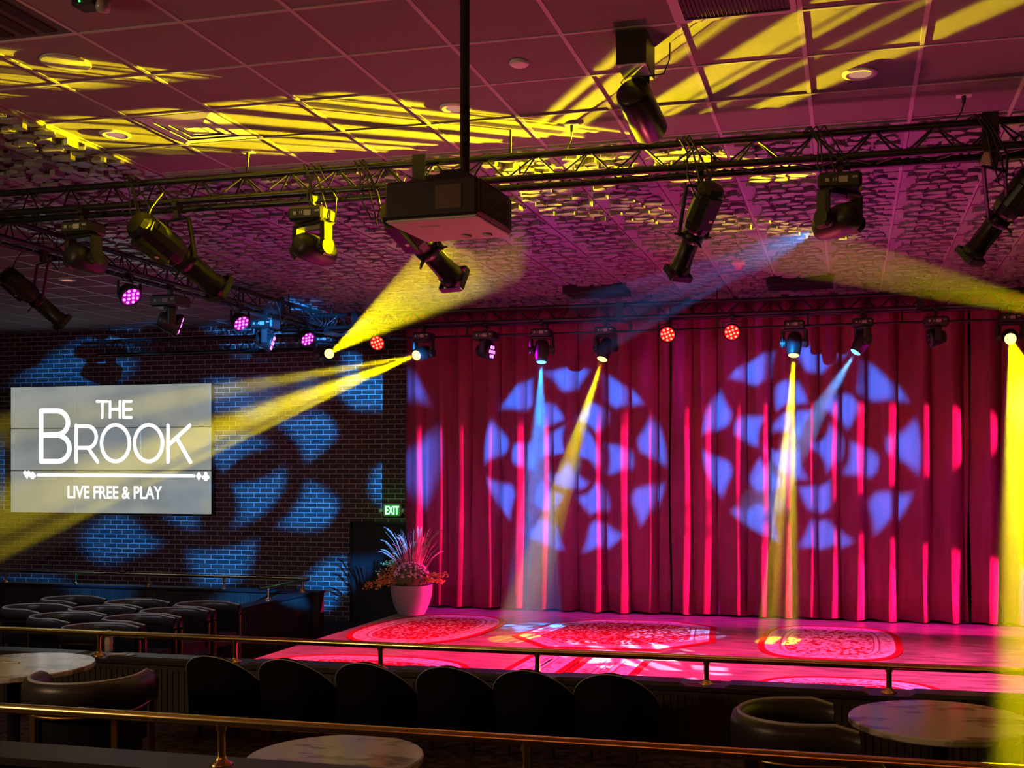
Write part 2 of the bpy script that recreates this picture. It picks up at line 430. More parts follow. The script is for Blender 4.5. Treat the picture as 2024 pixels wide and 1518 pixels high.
# ------------------------------------------------------------------ trusses
def truss(label, a, b, cat='truss', step=.36):
    """triangular truss, apex up; a,b = midpoints of the lower pair of chords"""
    a, b = Vector(a), Vector(b); d = (b - a).normalized(); s = Vector((-d.y, d.x, 0)) * .105
    t = thing('lighting_truss', label, cat, a, 0)
    up = Vector((0, 0, .18)); L = (b - a).length
    for off in (-s, s, up):
        m = MB(); m.cyl(off, off + d * L, .025, n=12); m.build('chord', trussm, t)
    m = MB(); n = int(L / step)
    for i in range(n):
        p, q, r = d * (i * step), d * (i * step + step / 2), d * ((i + 1) * step)
        for (u, v) in ((-s, up), (s, up), (-s, s)):
            m.cyl(u + p, v + q, .0065, n=6, caps=False); m.cyl(v + q, u + r, .0065, n=6, caps=False)
    m.build('lacing', trussm, t)
    for px in [1.2 * k for k in range(1, int(L / 1.2) + 1, 3)]:
        m = MB(); c = d * px
        m.box(c + Vector((0, 0, -.03)), (.07, .27, .012), rz=math.atan2(d.y, d.x)); 
        m.box(c + Vector((0, 0, .09)) - s * 1.25, (.09, .012, .22), rz=math.atan2(d.y, d.x)); m.build('joint_plate', blackm, t)
    for px in [.8, L * .5, L - .8]:
        m = MB(); c = d * px; m.cyl(c + up, c + Vector((0, 0, CEIL - a.z - .001)), .008, n=6); m.build('hanger', blackm, t)
    return t
truss('black triangular lighting truss nearest the room, crossing the whole ceiling', (-7.6, TF+.105, TZ), (3.2, TF+.105, TZ))
truss('black triangular lighting truss along the dance floor side towards the brick wall', (-6.85, 7.15, TZ), (-6.85, 13.15, TZ))
truss('black triangular lighting truss on the far side beyond the picture edge', (3.3, 7.15, TZ), (3.3, 13.15, TZ))
truss('black triangular lighting truss in front of the red curtain', (-7.6, TB+.105, TZ), (4.4, TB+.105, TZ))
m = MB(); m.cyl((-7.3, TB+.17, 4.06), (4.4, TB+.17, 4.06), .014, n=10)
for i in range(10): m.box((-6.0 + i*1.1, TB+.19, 4.125), (.02, .04, .15))
tag(m.build('hanging_pipe', blackm), 'thin black pipe slung just under the truss by the curtain', 'pipe')
m = MB(); m.cyl((-11.5, 14.75, 4.12), (-6.5, 14.75, 4.12), .022, n=10); m.cyl((-11.5, 14.75, 4.33), (-6.5, 14.75, 4.33), .022, n=10)
for i in range(24):
    x = -11.5 + i*.208; m.cyl((x, 14.75, 4.12), (x+.104, 14.75, 4.33), .007, n=6); m.cyl((x+.104, 14.75, 4.33), (x+.208, 14.75, 4.12), .007, n=6)
for x in (-11.3, -9, -6.8): m.cyl((x, 14.75, 4.33), (x, 14.75, CEIL-.001), .008, n=6)
tag(m.build('ladder_truss', trussm), 'flat ladder truss against the blue lit brick wall', 'truss')

# ------------------------------------------------------------------ haze beams
def haze(label, apex, target, deg, length, dens, aniso=.25, r0=.045, grp=None, low=1.20):
    """smoke carrying one fixture's beam: a closed cone of scattering haze clipped by the room's surfaces"""
    a = Vector(apex); d = (Vector(target) - a).normalized(); q = d.to_track_quat('Z', 'Y'); n = 40
    vs = []; tan = math.tan(R(deg / 2))
    lim = []
    for i in range(n):
        t = 2 * math.pi * i / n; e = q @ Vector((math.cos(t), math.sin(t), 0))
        dirv = d + e * tan; st = a + e * r0; L = length
        fl = STAGE + .02
        for (p, nm) in ((Vector((0, 0, CEIL-.07)), Vector((0, 0, 1))), (Vector((0, CURT-.16, 0)), Vector((0, 1, 0)))):
            dn = dirv.dot(nm)
            if dn > 1e-6: L = min(L, (p - st).dot(nm) / dn)
        if dirv.z < 0:
            Lf = (fl - st.z) / dirv.z; hit = st + dirv * Lf
            if hit.y < 8.3 or hit.x < -5.9:
                Lf = (low - st.z) / dirv.z
            L = min(L, Lf)
        L = max(.05, L); lim.append((st, dirv, L))
    NS = 10
    for j in range(NS + 1):
        for (st, dirv, L) in lim: vs.append(st + dirv * (L * j / NS))
    fs = [(j*n+i, j*n+(i+1) % n, (j+1)*n+(i+1) % n, (j+1)*n+i) for j in range(NS) for i in range(n)]
    c0 = len(vs); vs.append(a); c1 = len(vs); vs.append(sum((vs[NS*n+i] for i in range(n)), Vector()) / n)
    fs += [(c0, (i+1) % n, i) for i in range(n)] + [(c1, NS*n+i, NS*n+(i+1) % n) for i in range(n)]
    m = MB(); m.add(vs, fs)
    mt = bpy.data.materials.new('stage_haze'); mt.use_nodes = True; N = Nodes(mt.node_tree); mt.node_tree.nodes.remove(mt.node_tree.nodes['Principled BSDF'])
    v = N.n('ShaderNodeVolumeScatter'); v.inputs['Density'].default_value = dens; v.inputs['Anisotropy'].default_value = aniso
    N.l(v.outputs[0], mt.node_tree.nodes['Material Output'].inputs['Volume'])
    o = m.build('haze_beam', mt); o.visible_shadow = True
    return tag(o, label, 'light beam', grp, 'stuff')

# ------------------------------------------------------------------ fixtures
def clamp(par, top, z0):
    m = MB(); m.box((0, 0, (top + z0) / 2), (.035, .045, top - z0)); m.cyl((-.02, 0, top), (.02, 0, top), .04, n=12)
    m.cyl((.02, .03, (top+z0)/2), (.055, .03, (top+z0)/2), .007, n=6)
    return m.build('clamp', blackm, par)

def moving_head(label, loc, target, lensmat, wash=False, scale=1.0, group='moving heads', arm_drop=.345):
    """loc = chord point it hangs from"""
    loc = Vector(loc); t = thing('moving_head_light' if not wash else 'wash_light', label, 'stage light', loc, 0, group)
    s = scale; clamp(t, 0, -.085)
    m = MB(); m.bbox((0, 0, -.13*s), (.25*s, .20*s, .095*s), .018)
    b = m.build('base', blackp, t)
    m = MB()
    m.box((-.07*s, -.102*s, -.13*s), (.022*s, .006, .022*s)); m.box((.02*s, -.102*s, -.13*s), (.05*s, .006, .035*s))
    for k in range(3): m.box((-.035*s + k*.015*s, -.102*s, -.13*s), (.006*s, .006, .02*s))
    m.box((.085*s, -.102*s, -.12*s), (.03*s, .006, .012*s)); m.build('display_panel', greym, b)
    if wash: arm_drop = .30
    piv = Vector((0, 0, -arm_drop * s)); d = Vector(target) - (loc + piv)
    pan = math.atan2(d.x, -d.y) if wash is False else math.atan2(d.x, -d.y)
    m = MB()
    if not wash:
        for sx in (-1, 1):
            m.bbox((sx*.137*s, 0, -.292*s), (.042*s, .095*s, .225*s), .016)
            m.cyl((sx*.10*s, 0, -.345*s), (sx*.164*s, 0, -.345*s), .052*s, n=16)
        m.bbox((0, 0, -.19*s), (.27*s, .11*s, .03*s), .012)
    else:
        m.bbox((0, 0, -.19*s), (.2*s, .09*s, .03*s), .012)
        for sx in (-1, 1): m.bbox((sx*.10*s, 0, -.26*s), (.03*s, .065*s, .15*s), .012)
    y = m.build('yoke', blackp, t); y.rotation_euler = (0, 0, pan)
    h = MB(); rot = d.to_track_quat('-Z', 'Y')
    if not wash:
        h.lathe([(.02*s, .125*s), (.062*s, .12*s), (.082*s, .09*s), (.092*s, .02*s), (.09*s, -.05*s), (.080*s, -.12*s), (.072*s, -.155*s), (.066*s, -.16*s), (.01, -.161*s)], 28)
    else:
        h.lathe([(.02*s, .10*s), (.06*s, .095*s), (.075*s, .04*s), (.085*s, -.03*s), (.098*s, -.055*s), (.098*s, -.075*s), (.01, -.076*s)], 28)
    hd = h.build('head', blackp, t); hd.location = piv; hd.rotation_mode = 'QUATERNION'; hd.rotation_quaternion = rot
    l = MB()
    if not wash:
        l.lathe([(.064*s, -.162*s), (.05*s, -.172*s), (.025*s, -.180*s), (.001, -.182*s)], 24)
        if lensmat in (lens_y, lens_b):
            pass
    else:
        for k in range(7):
            a = k * math.pi / 3; rr = 0 if k == 6 else .058*s
            l.lathe([(.020*s, -.076*s), (.018*s, -.082*s), (.001, -.085*s)], 10, axis=Matrix.Translation((rr*math.cos(a), rr*math.sin(a), 0)))
    ln = l.build('lens', lensmat, hd)
    ap = loc + piv + d.normalized() * ((.21 if not wash else .12) * s)
    return t, ap

def led_par(label, loc, target, ledm, facem, group='led par cans'):
    loc = Vector(loc); t = thing('led_par_light', label, 'stage light', loc, 0, group); clamp(t, 0, -.07)
    piv = Vector((0, 0, -.19)); d = Vector(target) - (loc + piv); rot = d.to_track_quat('-Z', 'Y'); pan = math.atan2(d.x, -d.y)
    m = MB()
    for sx in (-1, 1): m.box((sx*.118, 0, -.135), (.006, .035, .14))
    m.box((0, 0, -.07), (.242, .035, .006)); y = m.build('bracket', blackm, t); y.rotation_euler = (0, 0, pan)
    h = MB(); h.lathe([(.03, .07), (.085, .065), (.10, .03), (.108, -.03), (.105, -.045), (.096, -.045), (.093, -.03), (.01, -.03)], 28)
    hd = h.build('housing', blackp, t); hd.location = piv; hd.rotation_mode = 'QUATERNION'; hd.rotation_quaternion = rot
    f = MB(); f.lathe([(.092, -.031), (.001, -.032)], 24); f.build('face', facem, hd)
    l = MB(); spots = [(0, 0)] if False else []
    for k in range(4): a = k*math.pi/2 + .4; spots.append((.030*math.cos(a), .030*math.sin(a)))
    for k in range(8): a = k*math.pi/4 + .1; spots.append((.070*math.cos(a), .070*math.sin(a)))
    for (x, yy) in spots: l.lathe([(.0145, -.033), (.012, -.040), (.001, -.042)], 8, axis=Matrix.Translation((x, yy, 0)))
    l.build('led_lenses', ledm, hd)
    return t, loc + piv + d.normalized() * .07

def ellipsoidal(label, hang, front, back, group='ellipsoidal spotlights', shutter=True):
    """front/back = ends of the barrel in the room; hang = truss point above its yoke"""
    front, back, hang = Vector(front), Vector(back), Vector(hang)
    t = thing('ellipsoidal_spotlight', label, 'stage light', hang, 0, group)
    d = (front - back); L = d.length; dn = d.normalized(); rot = dn.to_track_quat('-Z', 'Y')
    piv = back + d * .45; hang_z = hang.z
    clamp(t, 0, -.09)
    s = L / .8
    par = bpy.data.objects  # noqa
    h = MB()   # rear lamp housing, local -Z is the beam
    h.lathe([(.02*s, .44*s), (.085*s, .435*s), (.105*s, .40*s), (.11*s, .14*s), (.10*s, .07*s), (.075*s, .03*s)], 12, smooth=False)
    for k in range(2): h.box((0, 0, (.33 + k*.045)*s), (.222*s, .10*s, .006*s))
    h.box((0, -.105*s, .25*s), (.10*s, .04*s, .26*s))
    hd = h.build('lamp_housing', blackm, t); hd.rotation_mode = 'QUATERNION'; hd.rotation_quaternion = rot; hd.location = piv - hang
    c = MB(); c.lathe([(.078*s, .035*s), (.09*s, .02*s), (.09*s, -.03*s), (.078*s, -.04*s)], 20)
    for a in (0, 90, 180, 270): c.M = Matrix.Rotation(R(a), 4, 'Z'); c.box((.105*s, 0, 0), (.06*s, .03*s, .005*s)); c.cyl((.13*s, 0, 0), (.165*s, 0, 0), .009*s, n=8)
    c.M = Matrix()
    cc = c.build('shutter_ring', blackm, t); cc.rotation_mode = 'QUATERNION'; cc.rotation_quaternion = rot; cc.location = piv - hang
    b = MB(); b.lathe([(.070*s, -.035*s), (.070*s, -.20*s), (.076*s, -.205*s), (.076*s, -.26*s), (.085*s, -.27*s), (.085*s, -.30*s), (.088*s, -.36*s), (.080*s, -.36*s), (.072*s, -.30*s), (.01, -.30*s)], 24)
    b.box((0, .078*s, -.14*s), (.02*s, .02*s, .20*s)); b.box((0, -.078*s, -.14*s), (.02*s, .02*s, .20*s))
    b.box((0, 0, -.325*s), (.19*s, .19*s, .008*s)) if False else None
    for k in (-1, 1):
        b.box((k*.092*s, 0, -.345*s), (.006*s, .17*s, .045*s)); b.box((0, k*.092*s, -.345*s), (.17*s, .006*s, .045*s))
    bb = b.build('lens_barrel', blackm, t); bb.rotation_mode = 'QUATERNION'; bb.rotation_quaternion = rot; bb.location = piv - hang
    g = MB(); g.lathe([(.071*s, -.301*s), (.04*s, -.313*s), (.001, -.316*s)], 20); g.build('lens', lens_off, bb)
    w_ = MB(); w_.box((.02*s, -.126*s, .20*s), (.03*s, .003, .022*s)); w_.build('label_sticker', mat('pale_sticker', (.8, .6, .55), .6), hd)
    side = dn.cross(Vector((0, 0, 1))).normalized(); y = MB(); p = piv - hang; top = Vector((0, 0, -.09))
    for k in (-1, 1):
        e = p + side * (k * .125*s); u = Vector((e.x, e.y, -.10)) if True else top
        u = top + side * (k * .125*s) + Vector((0, 0, -.01)); dd = (e - u)
        y.cyl(u, e, .012, n=6); y.box((u + e) / 2, (.03, .006, 0.001)); y.cyl(e, e + side * (-k*.03*s), .022*s, n=12)
        nrm = Vector((dd.x, dd.y, dd.z)).normalized(); wv = side.cross(nrm) * .020
        vs = [u - wv, u + wv, e + wv, e - wv]; th = side * .003
        y.add([v - th for v in vs] + [v + th for v in vs], [(0,1,2,3), (7,6,5,4), (0,4,5,1), (1,5,6,2), (2,6,7,3), (3,7,4,0)])
    y.cyl(top + side * (-.125*s) + Vector((0, 0, -.01)), top + side * (.125*s) + Vector((0, 0, -.01)), .010, n=6)
    y.build('yoke', blackm, t)
    cb = MB(); bk = back - hang
    cb.tube([bk + Vector((0, 0, .02)), bk * .8 + Vector((.03, -.04, .10)), bk * .45 + Vector((.05, -.05, .16)), Vector((.10, -.02, .06))], .006, n=6)
    cb.build('power_cable', blackp, t)
    return t

# near truss moving heads (lenses face the stage)
def tf(px, Y=TF+.0): return Vector((atY(px, 500, Y).x, Y, TZ - .025))
C1 = atY(1130, 905, CURT); C2 = atY(1590, 880, CURT); C3 = atY(440, 950, BACK)
_, A165 = moving_head('black moving head on the near truss beside the tilted spotlight over the far seats', tf(165), C1, lens_off)
_, A617 = moving_head('black moving head on the near truss beside the projector', tf(617), C2, lens_off, scale=1.05)
_, A1660 = moving_head('black moving head on the near truss throwing a pale blue beam', tf(1660), C3, lens_b, scale=1.05)
RINGW = [(.02, .30, 3, .1, 0), (.34, .60, 6, .3, 1), (.66, .98, 8, .0, 0)]
RINGS = [(.04, .36, 3, .1, 0), (.36, .66, 6, .3, 1), (.66, .98, 9, .0, 0)]
spot('gobo_blue_a', A165, C1, 22000, BLU, 19.5, .1, .02, ('petals', .2, RINGS))
spot('gobo_blue_b', A617, C2, 22000, BLU, 19.5, .1, .02, ('petals', .45, RINGS))
spot('gobo_blue_wall', A1660, C3, 21000, CYB, 25.5, .1, .02, ('petals', .7, RINGW))
haze('pale blue haze beam leaving the moving head on the near truss', A1660, C3, 11, 2.4, .010)

# near truss ellipsoidals
ellipsoidal('long black spotlight tilted down over the far seats on the near truss', (tf(350).x, TF, TZ-.03), atd(452, 585, 7.95), atd(285, 452, 7.35))
ellipsoidal('long black spotlight half hidden behind the projector', (tf(800).x, TF, TZ-.03), atd(912, 568, 7.55), atd(785, 425, 6.95))
ellipsoidal('steeply tilted black spotlight on the near truss right of the can light', (tf(1385).x, TF, TZ-.03), atd(1332, 560, 7.15), atd(1402, 385, 6.75))
ellipsoidal('black spotlight on the near truss cut off by the picture edge', (tf(1965).x, TF, TZ-.03), atd(1903, 525, 7.0), atd(2035, 355, 6.6))
ellipsoidal('black spotlight hanging from the side truss above the video wall', (-6.85+.105, 7.95, TZ-.03), atd(136, 648, 9.75), atd(20, 548, 9.35))
ellipsoidal('black spotlight on the side truss showing only its front end', (-6.745, 7.3, TZ-.03), atd(-8, 600, 9.0), atd(-120, 520, 8.6))

# back truss fixtures
def tb(px, Y=TB): return Vector((atY(px, 690, Y).x, Y, TZ - .025))
ZT = .22
def bh(px): v = tb(px); v.z = TZ - .03; return v
# yellow head at the truss corner, up into the room
T1 = atZ(1640, 20, CEIL)
_, P1 = moving_head('moving head at the truss corner with yellow lens thrown up over the room', bh(645), T1, lens_y)
spot('beam_yellow_corner', P1, T1, 80000, YEL, 9, .2, .02, ('bars', 3.4, .5, 5, 1.3))
haze('broad yellow haze beam rising from the truss corner towards the ceiling', P1, T1, 8, 5.6, .018)
T2 = atd(-420, 1110, 7.6)
_, P2 = moving_head('moving head at the curtain edge with yellow lens aimed across the video wall', bh(837), T2, lens_y)
spot('beam_yellow_left', P2, T2, 9000, YEL, 13, .2, .02, ('bars', 1.6, .5, 70, 3.1))
haze('yellow haze beam passing in front of the video wall', P2, T2, 12, 9.3, .14)
T3 = atZ(1052, 1240, STAGE)
_, P3 = moving_head('moving head with blue lens pointing straight down, right of the purple faced wash head', bh(1071), T3, lens_b)
spot('beam_blue_a', P3, T3, 8500, (.01, .25, 1), 15, .3, .02, ('dots', 2.0, .40, 5.1))
haze('blue haze beam spreading down in front of the curtain towards the centre rug', P3, T3, 13.5, 4.6, .17)
T4 = atZ(1020, 1262, STAGE)
_, P4 = moving_head('moving head with yellow lens whose beam slants down to the gap between rugs', bh(1197), T4, lens_y)
spot('beam_yellow_slant', P4, T4, 6000, YEL, 9.5, .2, .02, ('bars', 2.4, .5, 10, 7.7))
haze('slanting yellow haze beam landing between the oval rug and the centre rug', P4, T4, 9, 5, .33)
T5 = atZ(1540, 1268, STAGE)
_, P5 = moving_head('moving head with yellow lens whose beam drops straight onto the octagonal rug', bh(1570), T5, lens_y)
spot('beam_yellow_drop', P5, T5, 7500, YEL, 9.5, .2, .02, ('bars', 2.6, .5, 0, 2.2))
haze('yellow haze beam dropping straight to the stage beside the octagonal rug', P5, T5, 9, 5, .33)
T6 = atd(1420, 1130, 12.6)
_, P6 = moving_head('moving head with blue lens aimed down across the curtain in thin rays', bh(1705), T6, lens_b)
spot('beam_blue_b', P6, T6, 2400, (.12, .35, 1), 15, .2, .02, ('bars', 3.2, .5, 20, 2.0))
haze('thin rayed blue haze beam crossing the curtain diagonally', P6, T6, 11, 2.4, .25)
T7 = atd(2302, 1700, 3.0)
_, P7 = moving_head('moving head with glaring yellow lens at the picture edge', bh(1996), T7, lens_y)
spot('beam_yellow_front', P7, T7, 78000, (1, .84, .0), 5.4, .25, .02, ('dots', 1.6, .6, 4.2))
haze('very bright yellow haze beam falling to the picture corner', P7, T7, 5.0, 11.2, .17, .3, low=TIER + .02)
# the head just outside the frame, mirror of the corner one
T8 = atZ(230, 215, CEIL)
_, P8 = moving_head('moving head beyond the picture edge throwing yellow up over the room', (3.3-.105, 10.4, TZ-.03), T8, lens_y)
spot('beam_yellow_far', P8, T8, 95000, YEL, 11.5, .2, .02, ('bars', 5.5, .47, -5, 6.3))
T9 = atZ(1200, 400, CEIL)
_, P9 = moving_head('moving head past the picture edge aiming yellow across the relief ceiling', bh(2260), T9, lens_y)
spot('beam_yellow_relief', P9, T9, 22000, YEL, 7, .2, .02, ('bars', 4.5, .5, 0, 11.3))
haze('olive yellow haze beam entering from the picture edge under the relief ceiling', P9, T9, 5.4, 6.4, .03)
spot('front_lavender_gobo', (1.6, TF, 3.9), (-1.95, 10.7, STAGE), 16000, (.50, .52, 1), 13, .1, .02, ('cells', 2.4, .09, 9.1))

# wash heads
_, W1 = moving_head('wash moving head with purple face hanging mid way on the side truss', (-6.745, 9.75, TZ-.03), (-3.0, 13.0, 2.2), lens_p, wash=True, scale=1.25, group='wash heads')
moving_head('wash moving head with purple face between the two purple par cans', (-6.745, 11.6, TZ-.03), (-3.2, 13.1, 2.6), lens_p, wash=True, scale=1.15, group='wash heads')
_, W3 = moving_head('wash moving head with purple face in front of the curtain', bh(960), (1.0, 12.9, 3.2), lens_p, wash=True, scale=1.15, group='wash heads')
_, W4 = moving_head('unlit wash moving head in the dark end of the curtain truss', bh(1850), (-3, 12.6, 3.2), lens_off, wash=True, scale=1.1, group='wash heads')
spot('wash_purple_a', W1, (-3, 13, 2.2), 60, (.8, 0, 1), 60, .8, .05)
spot('wash_purple_c', W3, (2, 13.9, 3.0), 120, (.8, 0, 1), 50, .8, .05)
spot('wash_purple_d', W4, (-3, 13.9, 3.0), 90, (1, 0, .6), 40, .8, .05)
spot('brick_purple_fill', (-6.6, 10.2, 3.85), (-11.5, BACK, 3.3), 45, (.7, 0, .9), 75, .9, .1)  # extra spot without a fixture, added to tint the brick purple
# par cans
for lab, pos, tgt, lm, fm in (
    ('red par can beside the brick corner', bh(747), (-5.3, 6, 2.0), lens_r, par_face_r),
    ('red par can above the curtain, nearer the slanting yellow beam', bh(1320), (-2.0, 5, .6), lens_r, par_face_r),
    ('red par can above the curtain, nearer the dropping yellow beam', bh(1447), (-1.2, 5, 1.2), lens_r, par_face_r),
    ('purple par can nearest the room on the side truss', Vector((-6.745, 9.1, TZ-.03)), (-2.5, 7.6, .5), lens_p, par_face_p),
    ('purple par can mid way along the side truss', Vector((-6.745, 11.05, TZ-.03)), (-2.5, 9.3, .5), lens_p, par_face_p),
    ('purple par can at the truss corner beside the yellow head', Vector((-6.745, 12.6, TZ-.03)), (-2.5, 10.6, .8), lens_p, par_face_p)):
    led_par(lab, pos, tgt, lm, fm)
# second par wash outside view that lights the corner rigging blue comes with the wall gobo

# ------------------------------------------------------------------ projector
p0 = atZ(769, 437.5, 3.37); p1 = atZ(951, 424, 3.37); p3 = atZ(838.5, 481, 3.37)
pr = thing('ceiling_projector', 'white bottomed projector with black rear hanging on a black ceiling pole', 'projector', ((-1.50-1.94)/2, 4.52, 3.37), R(-3))
m = MB(); m.bbox((0, 0, .085), (.43, .42, .165), .012); m.build('body', mat('projector_shell', (.03, .027, .027), .4), pr)
m = MB(); m.bbox((0, 0, -.002), (.42, .41, .012), .004); m.build('underside_cover', whitep, pr)
m = MB()
for i in range(14): m.box((.217, -.01, .02 + i*.0105), (.006, .34, .005))
m.build('side_vent', blackp, pr)
m = MB(); m.box((.085, -.212, .085), (.12, .004, .10)); m.build('rear_panel', mat('brown_label', (.12, .075, .05), .5), pr)
m = MB()
for x in (.03, .13): m.cyl((x, .12, -.009), (x, .12, -.016), .022, n=16)
m.box((-.05, -.1, -.009), (.09, .01, .003)); m.build('lens_shift_dial', greym, pr)
m = MB(); m.cyl((.0, .205, .09), (.0, .26, .09), .06, .055, n=24); m.build('lens', blackp, pr)
m = MB(); m.box((.03, .0, .19), (.20, .22, .04)); m.box((.03, 0, .225), (.11, .11, .04)); m.build('mount_bracket', blackm, pr)
m = MB(); m.cyl((.07, .0, .2), (.07, .0, CEIL-3.37-.001), .022, n=20); m.build('pole', blackm, pr)
m = MB(); m.box((.07, 0, CEIL-3.37-.012), (.16, .16, .022)); m.build('ceiling_plate', blackm, pr)

# can spotlight with its ceiling box
cb = thing('can_spotlight', 'black cylindrical can spotlight hung from a box on the ceiling', 'spotlight', (-1.10, 5.62, CEIL))
m = MB(); m.box((0, 0, -.085), (.16, .25, .169)); m.build('mount_box', blackp, cb)
m = MB(); m.box((0, 0, -.172), (.15, .24, .006)); m.build('mount_plate', whitep, cb)
m = MB(); m.box((.045, .07, -.225), (.035, .012, .10)); m.build('bracket', blackm, cb)
A = Vector(atd(1238, 205, 5.75)) - Vector((-1.10, 5.62, CEIL)); B = Vector(atd(1256, 262, 6.05)) - Vector((-1.10, 5.62, CEIL))
dd = (B - A).normalized()
m = MB(); m.lathe([(.02, .16), (.088, .158), (.095, .14), (.095, -.15), (.088, -.16), (.085, -.12), (.01, -.12)], 28); cyl_ = m.build('can', mat('satin_black', (.03, .028, .03), .3, .4), cb)
cyl_.location = Vector((-.0, .18, -.32)); cyl_.rotation_mode = 'QUATERNION'; cyl_.rotation_quaternion = Vector((.10, .50, -.24)).to_track_quat('-Z', 'Y')
m = MB(); m.tube([(-.05, .06, -.24), (-.09, .05, -.20), (-.06, .05, -.12 - .05), (.04, .05, -.18), (.14, .06, -.17), (.17, .07, -.09), (.17, .08, -.002)], .004, n=6); m.build('cable', blackp, cb)

# ------------------------------------------------------------------ ceiling fittings
def downlight(px, py, label):
    p = atZ(px, py, CEIL); t = thing('recessed_downlight', label, 'ceiling light', (p.x, p.y, CEIL), 0, 'recessed downlights')
    m = MB(); m.lathe([(.062, -.0005), (.10, -.001), (.10, -.006), (.085, -.012), (.065, -.010), (.062, -.0005)], 32); m.build('trim_ring', whitep, t)
    m = MB(); m.lathe([(.064, -.006), (.001, -.006)], 28); m.build('diffuser', mat('frosted_lens', (.8, .78, .76), .5, emit=(1, .45, .3), estr=.15), t)
downlight(1700, 145, 'round downlight in the yellow streaked ceiling beyond the can spotlight')
downlight(900, 213, 'round downlight partly behind the projector pole')
downlight(228, 265, 'round downlight next to the square ceiling diffuser')
downlight(133, 553, 'round downlight in the grey ceiling above the video wall')
p = atZ(1026, 122, CEIL); m = MB(); m.lathe([(.052, 0), (.055, -.012), (.045, -.022), (.01, -.024)], 28)
o = m.build('smoke_detector', whitep); o.location = (p.x, p.y, CEIL); tag(o, 'small round smoke detector on the ceiling between pole and can spotlight', 'smoke detector')
p = atZ(130, 122, CEIL); t = thing('ceiling_speaker', 'grey round speaker grille flush in the ceiling tile', 'speaker', (p.x, p.y, CEIL))
m = MB(); m.lathe([(.13, 0), (.133, -.006), (.125, -.010)], 36); m.build('rim', gridm, t)
m = MB(); m.lathe([(.124, -.0105), (.06, -.013), (.001, -.014)], 36); m.build('grille', mat('speaker_mesh', (.34, .34, .36), .6, bump=(400, .6)), t)
# four-way diffuser
px_, py_ = GX0 + TP*1.5, GY0 + TP*3.5
t = thing('ceiling_diffuser', 'square stepped air diffuser in the yellow lit ceiling', 'air vent', (px_, py_, CEIL))
for k, (r0, r1, z) in enumerate(((.28, .20, -.004), (.19, .13, -.006), (.12, .06, -.008))):
    m = MB(); vs = []
    for (r, zz) in ((r0, z), (r1, z - .010), (r1 - .004, z - .008), (r0 - .006, z + .003)):
        vs += [(r, r, zz), (-r, r, zz), (-r, -r, zz), (r, -r, zz)]
    fs = [(a*4+i, a*4+(i+1) % 4, ((a+1) % 4)*4+(i+1) % 4, ((a+1) % 4)*4+i) for a in range(4) for i in range(4)]
    m.add(vs, fs); m.build('louvre_ring', whitep, t)
m = MB(); m.box((0, 0, -.002), (.55, .55, .003)); m.build('backing', ventm, t)
m = MB(); m.box((0, 0, -.014), (.10, .10, .006)); m.build('centre_plate', whitep, t)
# return grille at the top edge of the frame, and slot vent at the corner
def grille(cx, cy, wx, wy, label, name='return_grille'):
    t = thing(name, label, 'air vent', (cx, cy, CEIL))
    m = MB(); m.box((0, 0, -.003), (wx-.06, wy-.06, .004)); m.build('backing', ventm, t)
    m = MB()
    for sx, sy, ax, ay in ((0, wy/2-.015, wx, .03), (0, -wy/2+.015, wx, .03), (wx/2-.015, 0, .03, wy-.06), (-wx/2+.015, 0, .03, wy-.06)): m.box((sx, sy, -.008), (ax, ay, .014))
    m.build('frame', gridm, t)
    m = MB()
    for i in range(int((wx-.06)/.02)): m.box((-wx/2+.04+i*.02, 0, -.008), (.003, wy-.06, .01))
    m.build('slats', ventm, t)
grille(GX0+TP*7.5, GY0+TP*1.5, TP-.03, TP-.03, 'dark square return grille at the upper picture edge')
t = thing('slot_vent', 'dark slotted air vent at the upper corner of the picture', 'air vent', (GX0+TP*1.5, GY0-TP*.02, CEIL))
for k in range(4):
    m = MB(); m.box((k*.13-.195, 0, -.006), (.075, 1.12, .008)); m.build('slot', ventm, t)
m = MB(); m.box((0, 0, -.002), (.575, 1.19, .003)); m.build('frame', mat('bronze_frame', (.06, .05, .05), .5), t)
t = thing('ceiling_camera', 'small black ceiling camera with a green status light', 'camera', atZ(175, -8, CEIL))
m = MB(); m.bbox((0, 0, -.03), (.13, .10, .06), .01); m.build('housing', blackp, t)
m = MB(); m.lathe([(.001, -.05), (.03, -.045), (.035, -.02), (.035, .01), (.01, .015)], 16, axis=Matrix.Translation((.08, .0, -.035))); m.build('dome', mat('grey_dome', (.3, .28, .28), .3), t)
m = MB(); m.ball((-.01, -.052, -.045), .005); m.build('status_light', emis('green_led', (.05, 1, .1), 5), t)
p = atZ(1460, 520, CEIL-.07); m = MB(); m.bbox((0, 0, .02), (.14, .10, .05), .01); m.cyl((0, 0, -.005), (0, 0, -.05), .05, .03, n=12)
o = m.build('alarm_strobe', mat('red_plastic', (.8, .03, .05), .35)); o.location = (p.x, p.y, CEIL-.085); tag(o, 'red fire alarm strobe on the relief ceiling', 'fire alarm')
for px, py, lab in ((490, 300, 'small ceiling outlet plate with short cord left of the projector pole'), (1130, 246, 'small ceiling outlet plate with short cord between pole and can spotlight'), (1905, 188, 'small ceiling outlet plate with short cord by the picture edge')):
    p = atZ(px, py, CEIL); t = thing('ceiling_outlet', lab, 'outlet', (p.x, p.y, CEIL), 0, 'ceiling outlets')
    m = MB(); m.box((0, 0, -.004), (.09, .06, .006)); m.build('plate', whitep, t)
    m = MB(); m.cyl((0, 0, -.006), (.0, 0, -.05), .014, .010, n=8); m.tube([(0, 0, -.05), (-.01, .02, -.09), (-.05, .06, -.14), (-.07, .10, -.19)], .005, n=6); m.build('cord', blackp, t)
